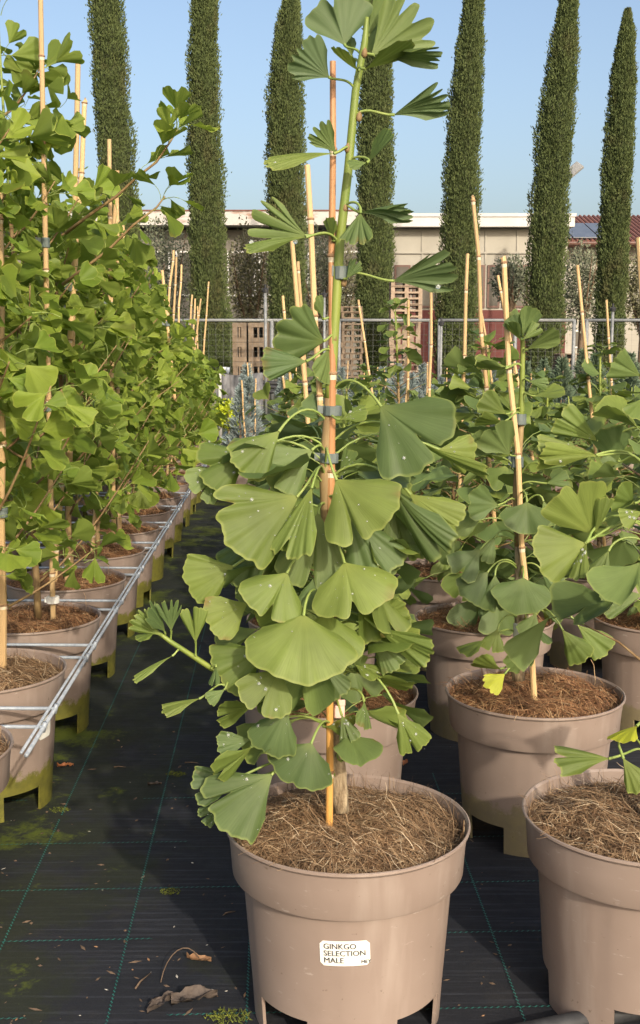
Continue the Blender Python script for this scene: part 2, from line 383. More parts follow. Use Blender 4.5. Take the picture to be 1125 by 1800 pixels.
P_LEFTFAR = protos('left_far', M['leaf_left'], 0.076, 0.042, 9, 2, 8, 4, (60, 112), (0.03, 0.06), 0.14)
P_MID = protos('mid', M['leaf_mid'], 0.104, 0.085, 18, 5, 10, 5) + protos('blue', M['leaf_blue'], 0.104, 0.085, 18, 5, 6, 6)
P_YELLOW = protos('yellow', M['leaf_yellow'], 0.08, 0.06, 12, 4, 2, 8)

def leaf_at(root, pos, outdir, up, me, scale=1.0):
    """leaf instance with its stalk pointing along outdir; root space"""
    y = outdir.normalized(); x = y.cross(up)
    if x.length < 1e-3: x = Vector((1, 0, 0))
    x.normalize(); z = x.cross(y)
    mt = Matrix((x, y, z)).transposed().to_4x4(); mt.translation = pos
    return link('leaf', me, root, mt @ Matrix.Scale(scale, 4))
def bake_leaf(mb, uvs, pos, outdir, up, me_data, scale):
    y = outdir.normalized(); x = y.cross(up); x = x.normalized() if x.length > 1e-3 else Vector((1, 0, 0)); z = x.cross(y)
    mt = Matrix((x, y, z)).transposed().to_4x4(); mt.translation = pos; mt = mt @ Matrix.Scale(scale, 4)
    V, F, MI, U = me_data
    n = len(mb.v); mb.v.extend(tuple(mt @ p) for p in V)
    for f, mi in zip(F, MI): mb.f.append(tuple(i + n for i in f)); mb.m.append(mi)
    uvs.extend(U)
def mesh_data(me):
    V = [v.co.copy() for v in me.vertices]; F = [tuple(p.vertices) for p in me.polygons]; MI = [p.material_index for p in me.polygons]
    U = [(0.5, 0.5)] * len(V)
    ul = me.uv_layers[0].data
    for p in me.polygons:
        for li, vi in zip(p.loop_indices, p.vertices): U[vi] = tuple(ul[li].uv)
    return V, F, MI, U

# ------------------------------------------------------------------ pot, mulch, stakes (shared meshes)
POT_H, POT_R = 0.37, 0.225
PROFILE = [(0.0, 0.174), (0.035, 0.1760), (0.068, 0.178), (0.12, 0.182), (0.20, 0.188), (0.2795, 0.1940), (0.2800, 0.2115), (0.2830, 0.2132), (0.33, 0.2165), (0.360, 0.2205), (0.3615, 0.2225), (0.3655, 0.2255), (0.3695, 0.2250), (0.3705, 0.2225), (0.366, 0.2190), (0.345, 0.2170), (0.29, 0.2070)]
def pot_r(z):
    for (a, ra), (b, rb) in zip(PROFILE[:6], PROFILE[1:6]):
        if a <= z <= b: return lerp(ra, rb, (z - a) / (b - a))
    return 0.1940
def make_pot_mesh():
    n = 96; bm = bmesh.new(); rows = []
    for z, r in PROFILE: rows.append([bm.verts.new(((r - (.0014 if j % 16 == 5 and .1 < z < .2799 else 0)) * math.cos(2*math.pi*j/n), (r - (.0014 if j % 16 == 5 and .1 < z < .2799 else 0)) * math.sin(2*math.pi*j/n), z)) for j in range(n)])
    def cut(j): # three wide feet, openings between them
        a = (360.0 * (j + 0.5) / n) % 90
        return 25 < a < 65
    for i in range(len(rows) - 1):
        for j in range(n):
            if i < 2 and cut(j): continue
            bm.faces.new((rows[i][j], rows[i][(j+1)%n], rows[i+1][(j+1)%n], rows[i+1][j]))
    # thickness for the feet: inner wall 6 mm inside, and the pot floor
    inner = [[bm.verts.new((v.co.x * (1 - 0.006 / r), v.co.y * (1 - 0.006 / r), v.co.z)) for v in row] for row, (z, r) in zip(rows[:3], PROFILE[:3])]
    for i in range(2):
        for j in range(n):
            if not cut(j): bm.faces.new((inner[i][j], inner[i+1][j], inner[i+1][(j+1)%n], inner[i][(j+1)%n]))
            for jj, e in ((j, cut(j) != cut((j-1)%n)),):
                if e: bm.faces.new((rows[i][jj], rows[i+1][jj], inner[i+1][jj], inner[i][jj]))
    for j in range(n):
        if not cut(j): bm.faces.new((rows[0][j], inner[0][j], inner[0][(j+1)%n], rows[0][(j+1)%n]))
    c = bm.verts.new((0, 0, 0.062))
    for j in range(n): bm.faces.new((rows[2][j], rows[2][(j+1)%n], c))
    loose = [v for v in bm.verts if not v.link_faces]; bmesh.ops.delete(bm, geom=loose, context='VERTS')
    bmesh.ops.recalc_face_normals(bm, faces=bm.faces)
    me = bpy.data.meshes.new('plant_pot'); bm.to_mesh(me); bm.free(); me.materials.append(M['pot'])
    me.polygons.foreach_set('use_smooth', [True] * len(me.polygons))
    bm = bmesh.new(); bm.from_mesh(me)
    for e in bm.edges:
        if len(e.link_faces) != 2 or e.calc_face_angle(0) > R(30): e.smooth = False
    bm.to_mesh(me); bm.free()
    return me
POT_ME = make_pot_mesh()
POT_MOSSY = POT_ME.copy(); POT_MOSSY.materials[0] = M['pot_mossy']
POT_STAIN = POT_ME.copy(); POT_STAIN.materials[0] = M['pot_stained']
def mulch_h(x, y, seed):
    d = math.hypot(x, y) / 0.218
    h = 0.342 + 0.030 * (1 - d * d) + 0.016 * noise.noise(Vector((x * 9 + seed, y * 9, seed))) + 0.007 * noise.noise(Vector((x * 30, y * 30 + seed, 2)))
    dip = math.exp(-((x * x + y * y) / 0.0022)); return h - 0.020 * dip
def make_mulch(seed, n, mat, w=0.0006, long=1.0):
    r = random.Random(seed); mb = MB(); uvs = []
    nr, na = 14, 48
    V = [(0, 0, mulch_h(0, 0, seed))]; F = []
    for i in range(1, nr + 1):
        for j in range(na):
            q = 0.2130 * i / nr; a = 2 * math.pi * j / na; x, y = q * math.cos(a), q * math.sin(a)
            V.append((x, y, mulch_h(x, y, seed) - 0.004))
    for j in range(na): F.append((0, 1 + j, 1 + (j + 1) % na))
    for i in range(nr - 1):
        for j in range(na):
            a = 1 + i * na; F.append((a + j, a + na + j, a + na + (j+1)%na, a + (j+1)%na))
    bed = MB(); bed.add(V, F)
    bed_me = bed.mesh('mulch_bed', M['mulchbed'], True)
    for k in range(n):
        q = 0.214 * math.sqrt(r.random()); a = r.uniform(0, 6.283); x, y = q * math.cos(a), q * math.sin(a)
        L = r.uniform(0.015, 0.06) * long; ang = r.uniform(0, 6.283); k2 = r.uniform(-28, 28); seg = 4
        lift = r.uniform(-0.002, 0.007); tilt = r.gauss(0, 0.16) if r.random() < 0.9 else r.uniform(0.2, 0.9)
        over = r.random() < 0.10
        col = min(1, max(0, r.gauss(0.42, 0.26))); ww = w * r.uniform(0.5, 1.5)
        pts = []; th = ang
        for s in range(seg + 1):
            pts.append(Vector((x, y, mulch_h(x, y, seed) + lift + tilt * L * (s / seg) * 0.8)))
            x += math.cos(th) * L / seg; y += math.sin(th) * L / seg; th += k2 * L / seg
            d = math.hypot(x, y)
            if d > 0.213:
                if over: lift = max(lift, 0.3735 - mulch_h(x, y, seed))
                else: x *= 0.213 / d; y *= 0.213 / d
        n0 = len(mb.v)
        for s, p in enumerate(pts):
            t = (pts[min(s+1, seg)] - pts[max(s-1, 0)]); sd = Vector((-t.y, t.x, 0))
            if sd.length < 1e-6: sd = Vector((1, 0, 0))
            sd.normalize(); q2 = ww * (1 - 0.6 * s / seg)
            mb.v.append(tuple(p + sd * q2)); mb.v.append(tuple(p - sd * q2 + Vector((0, 0, q2)))); uvs.extend([(col, 0), (col, 0)])
        for s in range(seg): mb.f.append((n0+2*s, n0+2*s+1, n0+2*s+3, n0+2*s+2)); mb.m.append(0)
    mb.uv = uvs
    return bed_me, mb.mesh('mulch_fibres', mat)
MULCH_HERO = make_mulch(3, 14000, M['fibre'], 0.00048, 0.9)
MULCH_NEAR = make_mulch(5, 6500, M['fibre_red'], 0.0007, 0.9)
MULCH_NEARB = make_mulch(9, 9000, M['fibre'], 0.00055, 0.9)
MULCH_FAR = make_mulch(6, 1300, M['fibre_red'], 0.0016)
def add_pot(root, mulch, rot=0.0, pm=None):
    p = link('pot', pm or POT_ME, root, Matrix.Rotation(rot, 4, 'Z'))
    b = link('mulch', mulch[0], root, Matrix.Rotation(rot * 1.7, 4, 'Z'))
    f = link('mulch_fibres', mulch[1], b); f['kind'] = 'stuff'
    return p
def bamboo(root, p, q, r0, r1, mat, seed, name='stake', n=9):
    """p, q in root space; nodes with a slight swelling and a kink at each"""
    r = random.Random(seed); d = q - p; L = d.length; pts = []; rad = []
    z = 0.0; s = 0.0; kx = Vector((0, 0, 0))
    nodes = [0.0]; rings = []
    while nodes[-1] < L: nodes.append(nodes[-1] + r.uniform(0.16, 0.26))
    side = Vector((r.uniform(-1, 1), r.uniform(-1, 1), 0)) * 0.0035
    for i, t in enumerate(nodes):
        k = side * (1 if i % 2 else -1) if 0 < t < L else Vector((0, 0, 0))
        f = min(t, L) / L; rr = lerp(r0, r1, f); c = p + d * f + k
        if 0 < t < L:
            u = d.normalized(); rings.append((c, u, rr))
            for dz, m_ in ((-0.012, 1.0), (-0.004, 1.10), (-0.001, 1.25), (0.001, 1.25), (0.003, 1.02), (0.012, 1.0)): pts.append(c + u * dz); rad.append(rr * m_)
        else: pts.append(c); rad.append(rr)
    mb = MB(); mb.tube(pts, rad, n)
    for c, u, rr in rings:
        mb.tube([c - u * .0035, c - u * .0015, c + u * .001, c + u * .0025], [rr * 1.1, rr * 1.34, rr * 1.34, rr * 1.1], n, 1)
        mb.tube([c - u * .012, c - u * .0036], [rr * 1.03, rr * 1.12], n, 2, False)
    return link(name, mb.mesh('bamboo_stake', [mat, M['node'], M['node_pale']], False), root)
def tie_ring(root, c, ax, r, h, mat, name='tie', tail=None):
    mb = MB(); ax = ax.normalized()
    mb.tube([c - ax * h / 2, c - ax * h * 0.45, c + ax * h * 0.45, c + ax * h / 2], [r * 0.95, r, r, r * 0.95], 12)
    if tail:
        t = Vector(tail); s = ax
        mb.add([c + s * h * .4, c - s * h * .4, c - s * h * .4 + t, c + s * h * .4 + t, c + s * h * .4 + Vector((0, .002, 0)), c - s * h * .4 + Vector((0, .002, 0)), c - s * h * .4 + t + Vector((0, .002, 0)), c + s * h * .4 + t + Vector((0, .002, 0))],
               [(0,1,2,3),(7,6,5,4),(0,3,7,4),(1,5,6,2),(2,6,7,3)])
    return link(name, mb.mesh('tie', mat), root)

# ------------------------------------------------------------------ hand placed leaves (measured positions turned into real 3D leaves)
def poly_at(pts, y):
    """stem polyline given as (px, py, Y): world point at picture height py"""
    pts = sorted(pts, key=lambda a: a[1])
    if y <= pts[0][1]: return at(*pts[0])
    for a, b in zip(pts, pts[1:]):
        if a[1] <= y <= b[1]:
            t = (y - a[1]) / (b[1] - a[1]); return at(lerp(a[0], b[0], t), y, lerp(a[2], b[2], t))
    return at(*pts[-1])
LEAFPOS = []
def hand_leaf(root, foot, bx, by, tx, ty, Yb, Yt, spread, mat, seed, notch=0.0, noff=0.0, nw=0.07, roll=0.0, cup=None, fold=0.0, curl=None, lobes=0.0, na=56, nr=12, thick=1.0, flip=False, arch=0.35, ripple=0.023):
    r = random.Random(seed)
    if not notch and not lobes and 45 < spread < 140 and r.random() < .6: notch = r.uniform(.16, .42); noff = r.uniform(-.22, .22); nw = r.uniform(.045, .09)
    b = at(bx, by, Yb); t = at(tx, ty, Yt); a = t - b; L = a.length; a.normalize()
    view = (EYE - (b + t) / 2).normalized(); n = (view - a * view.dot(a)).normalized()
    true = spread
    if spread < 55 and not roll:
        true = 80 + r.uniform(-10, 10)
        roll = math.degrees(math.acos(min(1, math.tan(R(spread / 2)) / math.tan(R(true / 2))))) * r.choice([-1, 1])
    n = Quaternion(a, R(roll)) @ n
    if flip: n = -n
    x = a.cross(n); fr = Matrix((x, a, n)).transposed().to_4x4(); fr.translation = b - foot
    mb = MB(); uvs = []
    cup = r.uniform(-0.28, 0.28) if cup is None else cup; curl = r.uniform(-0.22, -0.02) if curl is None else curl
    leaf_blade(mb, uvs, L, true, notch, nw, noff, na, nr, seed, cup=cup, fold=fold, curl=curl, ripple=ripple, lobes=lobes, frame=fr)
    n0 = len(mb.v)
    d = b - foot; h = d.length * arch
    pts = curve3(Vector((0, 0, 0)), d * 0.3 + Vector((0, 0, h)), d - a * d.length * 0.35 + Vector((0, 0, h * 0.3)), d + a * L * 0.03, 9)
    rr = 0.0022 * thick
    mb.tube(pts, [rr * 1.25] + [rr] * 7 + [rr * 1.1, rr * 1.3], 6, 1, False)
    uvs.extend([(0.5, 0.5)] * (len(mb.v) - n0)); mb.uv = uvs
    me = mb.mesh('ginkgo_leaf', [mat, M['petiole']], True)
    o = link('leaf', me, root, Matrix.Translation(foot - root.location))
    LEAFPOS.append((fr, foot, L, true, cup, fold, curl, seed))
    return o

# ------------------------------------------------------------------ THE LABELLED GINKGO in front
GROUP_R = 'young ginkgos in taupe pots set out in the field'
GROUP_L = 'bushy ginkgos in taupe pots along the steel rail'
HY = 2.0
hero = empty('potted_ginkgo', Vector((0.051, HY, 0)))
tag(hero, 'tall big-leaved ginkgo in front, its taupe pot labelled GINKGO SELECTION MALE', 'potted tree', GROUP_R)
hpot = add_pot(hero, MULCH_HERO, R(2))
# stem: woody foot, brown then green upper shoot
STEM = [(600, 1425, 2.015), (594, 1330, 2.015), (588, 1240, 2.0), (582, 1100, 1.995), (576, 960, 1.99), (571, 830, 1.985), (580, 700, 1.985), (590, 540, 1.985), (598, 420, 1.985), (612, 300, 1.98), (625, 160, 1.98), (641, 75, 1.975), (645, 30, 1.975)]
def seg_tube(pts, rad, mat, name, root, n=12, jitter=0.0):
    P = []; RR = []
    for i in range(len(pts) - 1):
        for k in range(6):
            t = k / 6; P.append(lerp(pts[i], pts[i+1], t)); RR.append(lerp(rad[i], rad[i+1], t) * (1 + rnd.uniform(-jitter, jitter)))
    P.append(pts[-1]); RR.append(rad[-1])
    mb = MB(); mb.tube([p - root.location for p in P], RR, n)
    return link(name, mb.mesh(name, mat, True), root)
SP = [at(*s) for s in STEM]
seg_tube(SP[0:4], [0.0160, 0.0130, 0.0120, 0.0108], M['bark'], 'trunk', hero, 16, 0.10)
seg_tube(SP[3:7], [0.0115, 0.0110, 0.0105, 0.0100], M['stem_brown'], 'stem', hero, 12, 0.03)
seg_tube(SP[6:], [0.0096, 0.0088, 0.0082, 0.0076, 0.0068, 0.0058, 0.0030], M['stem_green'], 'shoot', hero, 12, 0.01)
# knobs where leaves left
for (kx, ky) in ((610, 262), (631, 207), (606, 366), (605, 497), (640, 95), (588, 595)):
    c = poly_at(STEM, ky) + Vector(((kx - proj(poly_at(STEM, ky))[0]) / 1000 * 0.9, -0.004, 0)) - hero.location
    mb = MB(); mb.tube([c + Vector((0, 0, -0.007)), c + Vector((0, 0, -0.003)), c + Vector((0.001, 0, 0.004)), c + Vector((0.002, -0.002, 0.009))], [0.003, 0.0055, 0.0048, 0.001], 7)
    link('bud', mb.mesh('bud', M['stem_brown'], True), hero)
# stakes
bamboo(hero, at(578, 1412, 1.985) - hero.location - Vector((0, 0, 0.12)), at(581, 1075, 1.965) - hero.location, 0.0068, 0.0068, M['bamboo_gold'], 3, n=12)
bamboo(hero, at(582, 1010, 1.975) - hero.location, at(585, 108, 1.995) - hero.location, 0.0078, 0.0052, M['bamboo_red'], 4, n=12)
for py, h in ((480, 0.022), (722, 0.017), (805, 0.017)):
    c = poly_at(STEM, py) + Vector((0.006, 0.0, 0))
    tie_ring(hero, c - hero.location, Vector((0.02, 0, 1)), 0.0165 if py > 500 else 0.0135, h, M['tie'], 'tie', (-0.026, -0.004, 0.003) if py > 500 else (-0.016, -0.004, 0.004))
c = at(597, 1247, 1.985) - hero.location
mb = MB(); mb.box((-0.010, -0.012, -0.013), (0.009, 0.006, 0.010)); mb.box((-0.004, -0.014, 0.0105), (0.010, -0.010, 0.022))
me = mb.mesh('clip', M['pinktag']); bevel_mesh(me, 0.002); link('plastic_clip', me, hero, Matrix.Translation(c))

B, MD, Yl = M['leaf_blue'], M['leaf_mid'], M['leaf_yellow']
# (footY on stem picture height, base x,y, tip x,y, base offset, tip offset (towards camera), spread, material, options)
HL = [
 # crown
 (100, 606, 80, 590, -2, .00, -.02, 118, B, dict(flip=True, notch=.3, noff=.1, cup=.35)),
 (95, 652, 98, 742, 15, .01, .00, 78, MD, dict(flip=True, lobes=.28, notch=.12, cup=.3)),
 (98, 655, 97, 776, 88, .03, .05, 34, B, dict(flip=True, lobes=.2, roll=50)),
 (122, 640, 122, 728, 80, .05, .07, 30, MD, dict()),
 (125, 629, 124, 586, 92, .05, .08, 26, MD, dict()),
 (70, 648, 62, 655, -14, -.03, -.03, 85, MD, dict(notch=.35, flip=True)),
 (110, 640, 92, 688, 40, -.02, -.04, 60, B, dict()),
 (120, 618, 100, 610, 50, -.02, -.04, 50, MD, dict()),
 (159, 579, 137, 519, 84, .04, .05, 92, B, dict(notch=.22, noff=.1, cup=.45, lobes=.15, flip=True)),
 (207, 691, 203, 786, 163, .03, .04, 54, B, dict(lobes=.25, cup=.5, roll=38, flip=True)),
 (262, 590, 268, 552, 220, .03, .05, 68, MD, dict(lobes=.28, flip=True)),
 (264, 590, 270, 470, 268, .05, .08, 27, MD, dict(roll=64)),
 (285, 645, 288, 690, 228, .04, .05, 34, B, dict(cup=.2)),
 (285, 645, 286, 612, 285, .06, .07, 42, B, dict()),
 (366, 632, 374, 724, 360, .04, .05, 36, B, dict(roll=48, lobes=.2, flip=True)),
 (366, 634, 374, 622, 424, .06, .09, 78, B, dict(lobes=.15, roll=25)),
 (428, 539, 415, 440, 385, .04, .06, 74, B, dict(lobes=.5, cup=.2, notch=.25, noff=-.1)),
 (430, 541, 417, 432, 420, .055, .075, 22, MD, dict(roll=60)),
 (423, 585, 423, 574, 384, .02, .03, 50, MD, dict()),
 (490, 609, 490, 630, 460, .03, .04, 62, B, dict(lobes=.2)),
 (497, 690, 495, 800, 463, .05, .06, 66, B, dict(lobes=.28, cup=.3, roll=36, flip=True)),
 (592, 570, 600, 490, 592, .04, .09, 112, B, dict(roll=-20, lobes=.15, cup=.2)),
 (560, 567, 560, 566, 520, .02, .03, 40, B, dict()),
 (640, 578, 610, 572, 668, .02, .05, 45, B, dict()),
 (620, 540, 635, 468, 640, .06, .10, 55, B, dict()),
 # shoulder
 (694, 668, 713, 765, 800, .08, .15, 104, B, dict(notch=.42, nw=.05, noff=-.06, cup=.12, arch=.5, curl=-.08)),
 (790, 722, 770, 850, 848, .05, .07, 22, M['leaf_mid'], dict(roll=68)),
 (735, 598, 738, 642, 715, .05, .06, 46, MD, dict()),
 (746, 492, 757, 425, 822, .08, .13, 66, MD, dict(cup=.2, arch=.45)),
 (800, 550, 790, 472, 842, .05, .08, 84, B, dict()),
 (790, 440, 800, 352, 822, .06, .09, 92, MD, dict(roll=20)),
 (815, 392, 822, 340, 866, .04, .07, 86, B, dict()),
 (830, 596, 838, 628, 798, .02, .04, 62, B, dict()),
 (838, 525, 872, 398, 940, .10, .17, 84, MD, dict(notch=.25, noff=.5, cup=.1, arch=.5, curl=-.1)),
 (838, 549, 855, 503, 976, .11, .17, 48, MD, dict(roll=25, cup=.2)),
 (836, 590, 842, 660, 930, .13, .20, 106, MD, dict(notch=.45, nw=.055, noff=.33, cup=.08, arch=.7, curl=-.12)),
 (850, 690, 856, 757, 985, .08, .13, 46, B, dict(roll=40, curl=-.25)),
 (855, 720, 868, 800, 930, .05, .09, 66, MD, dict(notch=.2, arch=.45)),
 (880, 610, 900, 676, 1012, .07, .12, 66, B, dict(notch=.2)),
 (870, 690, 880, 715, 990, .03, .06, 62, B, dict()),
 (820, 770, 790, 838, 800, -.02, -.02, 80, MD, dict()),
 (900, 470, 930, 395, 1010, .04, .07, 70, B, dict(roll=25)),
 (890, 560, 900, 545, 1035, .05, .09, 80, B, dict()),
 # skirt
 (1000, 412, 995, 330, 1027, .07, .10, 86, MD, dict()),
 (1000, 505, 1006, 462, 1080, .12, .17, 116, MD, dict(notch=.40, nw=.06, noff=-.1)),
 (1050, 436, 1060, 366, 1098, .08, .12, 82, MD, dict()),
 (985, 605, 988, 636, 1078, .12, .18, 134, MD, dict(notch=.34, nw=.06, noff=.1)),
 (1000, 555, 1010, 565, 1070, .07, .11, 100, B, dict()),
 (1080, 534, 1080, 522, 1190, .15, .23, 146, MD, dict(cup=.05, curl=-.2)),
 (1130, 462, 1140, 385, 1190, .09, .13, 92, MD, dict(notch=.1)),
 (1165, 493, 1172, 450, 1252, .14, .18, 98, MD, dict(notch=.38, nw=.06)),
 (1100, 660, 1102, 757, 1156, .08, .11, 46, MD, dict(roll=36)),
 (1085, 650, 1088, 714, 1082, .05, .08, 64, MD, dict(roll=30)),
 (1110, 655, 1120, 700, 1172, .06, .09, 66, B, dict()),
 (1150, 620, 1165, 672, 1180, .06, .08, 50, MD, dict()),
 (1190, 640, 1188, 728, 1210, .05, .06, 22, MD, dict()),
 (1235, 446, 1240, 382, 1260, .07, .10, 52, MD, dict()),
 (1238, 504, 1245, 468, 1325, .11, .14, 88, B, dict()),
 (1290, 441, 1300, 382, 1310, .08, .10, 58, B, dict()),
 (1300, 443, 1312, 382, 1372, .11, .14, 46, MD, dict()),
 (1295, 548, 1305, 512, 1382, .10, .13, 132, B, dict(notch=.12)),
 (1377, 480, 1360, 378, 1442, .10, .15, 86, B, dict(notch=.4, noff=.35, nw=.05)),
 (1370, 420, 1368, 340, 1386, .07, .10, 66, B, dict()),
 (1385, 400, 1410, 355, 1440, .06, .09, 56, B, dict()),
 (1212, 699, 1253, 738, 1322, .10, .11, 62, MD, dict(arch=.6)),
 (1235, 600, 1256, 618, 1302, .06, .09, 60, B, dict()),
 (1190, 628, 1180, 632, 1152, .06, .08, 60, B, dict()),
 (1230, 640, 1232, 648, 1280, .05, .08, 40, B, dict()),
 (1205, 560, 1190, 500, 1210, .05, .07, 70, B, dict()),
 (1280, 570, 1278, 620, 1262, .03, .05, 40, MD, dict()),
 (1150, 560, 1160, 600, 1225, .04, .06, 60, B, dict()),
 (1060, 470, 1030, 420, 1060, .03, .05, 80, B, dict()),
 (940, 650, 950, 690, 1010, .02, .04, 80, B, dict()),
 (960, 480, 985, 452, 1060, .02, .04, 90, B, dict()),
 (1330, 600, 1338, 632, 1336, .03, .05, 30, B, dict()),
]
for i, (fy, bx, by, tx, ty, db, dt, spd, mt, kw) in enumerate(HL):
    hand_leaf(hero, poly_at(STEM, fy), bx, by, tx, ty, HY - db, HY - dt, spd, mt, 100 + i, **kw)
# random inner leaves that close the crown between the measured ones
r2 = random.Random(21)
for i in range(64):
    fy = r2.uniform(770, 1290); f = poly_at(STEM, fy); a = r2.uniform(0, 6.283)
    leaf_at(hero, f - hero.location, Vector((math.cos(a), math.sin(a) * 0.8 + 0.35, r2.uniform(-0.3, 0.5))), Vector((0, 0, 1)), r2.choice(P_MID), r2.uniform(0.8, 1.1))
# side branch reaching over the aisle
BR = [at(575, 1190, 1.99), at(470, 1215, 1.93), at(372, 1175, 1.90), at(300, 1128, 1.88), at(268, 1105, 1.88)]
seg_tube(BR, [0.006, 0.0055, 0.005, 0.0042, 0.003], M['stem_green'], 'branch', hero, 8)
for i, (fx, fy, bx, by, tx, ty, spd, mt, kw) in enumerate([
    (285, 1118, 283, 1117, 236, 1084, 58, MD, dict(lobes=.2)), (300, 1128, 301, 1110, 297, 1056, 56, B, dict(lobes=.3, notch=.3)), (290, 1122, 290, 1112, 272, 1060, 44, B, dict(lobes=.2)),
    (344, 1152, 344, 1130, 340, 1072, 58, MD, dict()), (316, 1142, 305, 1152, 230, 1187, 26, MD, dict(roll=62)), (278, 1112, 275, 1112, 238, 1118, 26, MD, dict()),
    (395, 1205, 352, 1228, 284, 1243, 40, MD, dict(roll=50)), (400, 1200, 395, 1212, 365, 1232, 60, B, dict()), (372, 1175, 380, 1172, 372, 1205, 50, B, dict())]):
    hand_leaf(hero, at(fx, fy, 1.885), bx, by, tx, ty, 1.875, 1.86, spd, mt, 300 + i, thick=0.8, **kw)

# printed label wrapped on the pot wall
def text_mesh(body, size):
    cu = bpy.data.curves.new('t', 'FONT'); cu.body = body; cu.size = size; cu.resolution_u = 3
    ob = bpy.data.objects.new('t', cu); COL.objects.link(ob)
    dg = bpy.context.evaluated_depsgraph_get(); me = bpy.data.meshes.new_from_object(ob.evaluated_get(dg))
    V = [v.co.copy() for v in me.vertices]; F = [tuple(p.vertices) for p in me.polygons]
    bpy.data.objects.remove(ob); bpy.data.curves.remove(cu); bpy.data.meshes.remove(me); return V, F
def add_label(root, pot, theta, zc, w, h, lines=None, rot=0.0):
    """theta: angle on the wall (root space)"""
    def wrap(x, y, off):
        xr = x * math.cos(rot) - y * math.sin(rot); yr = x * math.sin(rot) + y * math.cos(rot)
        z = zc + yr; rr = pot_r(z) + off; a = theta + xr / rr
        return (rr * math.cos(a), rr * math.sin(a), z)
    mb = MB(); n = 14; pts = []
    c = min(w, h) * 0.13
    V = []; F = []
    m_ = 8
    for i in range(n + 1):
        x = -w / 2 + w * i / n
        e = max(0, abs(x) - (w / 2 - c)); cut = c - math.sqrt(max(0, c * c - e * e))
        for j in range(m_ + 1):
            y = (-h / 2 + cut) + (h - 2 * cut) * j / m_
            V.append(wrap(x, y, 0.0012))
    for i in range(n):
        for j in range(m_): a = i * (m_ + 1) + j; F.append((a, a + m_ + 1, a + m_ + 2, a + 1))
    mb.add(V, F)
    inv = pot.matrix_basis.inverted()
    o = link('label_sticker', mb.mesh('label_sticker', M['label'], True), pot, inv)
    if lines:
        mb = MB()
        for body, x, y, s in lines:
            V, F = text_mesh(body, s)
            for dx_, dy_, do_ in ((0, 0, .0018), (.00032, 0, .0020), (.00062, .0001, .0022), (.0003, .0003, .0024)): mb.add([wrap(p.x + x + dx_, p.y + y + dy_, do_) for p in V], F)
        link('lettering', mb.mesh('lettering', M['ink']), pot, inv)
    return o
# height on the wall for the label: solve for picture height 1676
def find_z(root, theta, py):
    lo, hi = 0.06, 0.28
    for _ in range(40):
        z = (lo + hi) / 2; rr = pot_r(z)
        q = proj(root.location + Vector((rr * math.cos(theta), rr * math.sin(theta), z)))[1]
        if q > py: lo = z
        else: hi = z
    return z
th = R(-90 - 2.6); zl = find_z(hero, th, 1676)
LW, LH = 0.0865, 0.0470
add_label(hero, hpot, th, zl, LW, LH, [('GINKGO', -0.0372, 0.0088, 0.0143), ('SELECTION', -0.0372, -0.0044, 0.0143), ('MALE', -0.0372, -0.0176, 0.0143), ('MEY', 0.0270, -0.0195, 0.0092)], rot=R(2.0))

# water drops on the upper leaf faces
def blade_pt(fr, foot, L, true, cup, fold, curl, seed, t, v):
    S = R(true); th_ = t * S / 2 * (0.8 + 0.2 * v); rr = L * v * 0.86; x, y = rr * math.sin(th_), rr * math.cos(th_)
    z = cup * x * x / L + fold * abs(x) + curl * L * v * v
    return foot + (fr @ Vector((x, y, z + 0.0008))), (fr.to_3x3() @ Vector((0, 0, 1))).normalized()
m, nt, b, out = newmat('water_drop'); b.inputs['Base Color'].default_value = (0.9, 0.95, 0.9, 1); b.inputs['Roughness'].default_value = 0.04; b.inputs['IOR'].default_value = 1.33; b.inputs['Transmission Weight'].default_value = 0.75
M['drop'] = m
def drops(root, leaves, n, seed):
    r = random.Random(seed); mb = MB()
    for lf in leaves:
        for k in range(r.randint(n // 2, n)):
            c, nn = blade_pt(*lf, r.uniform(-0.9, 0.9), math.sqrt(r.uniform(0.05, 0.95)))
            if nn.dot(EYE - c) < 0: nn = -nn
            if nn.z < -0.25: continue
            s = r.choice([0.0008, 0.0009, 0.0010, 0.0012, 0.0014, 0.0020, 0.0034])
            a = nn.orthogonal().normalized(); b2 = nn.cross(a); V = []; F = []
            for q, (rr, hh) in enumerate(((1.0, 0.0), (0.8, 0.42), (0.42, 0.66))):
                for j in range(6): w = j * math.pi / 3; V.append(c - root.location + (a * math.cos(w) + b2 * math.sin(w)) * s * rr + nn * s * hh)
            V.append(c - root.location + nn * s * 0.75)
            for q in range(2):
                for j in range(6): F.append((q*6+j, q*6+(j+1)%6, q*6+6+(j+1)%6, q*6+6+j))
            for j in range(6): F.append((12+j, 12+(j+1)%6, 18))
            mb.add(V, F)
    o = link('water_drops', mb.mesh('water_drops', M['drop'], True), root); o['kind'] = 'stuff'
drops(hero, [LEAFPOS[i] for i in list(range(25, 70))], 13, 5)
for (dx, dy, dd) in ((442, 428, .05), (519, 427, .045), (770, 506, .055), (484, 290, .07)):
    c = at(dx, dy, HY - dd) - hero.location; mb = MB(); mb.tube([c + Vector((0,0,.006)), c + Vector((0,0,.003)), c, c - Vector((0,0,.002))], [.0008, .0042, .0040, .0012], 8)
    link('hanging_drop', mb.mesh('hanging_drop', M['drop'], True), hero)

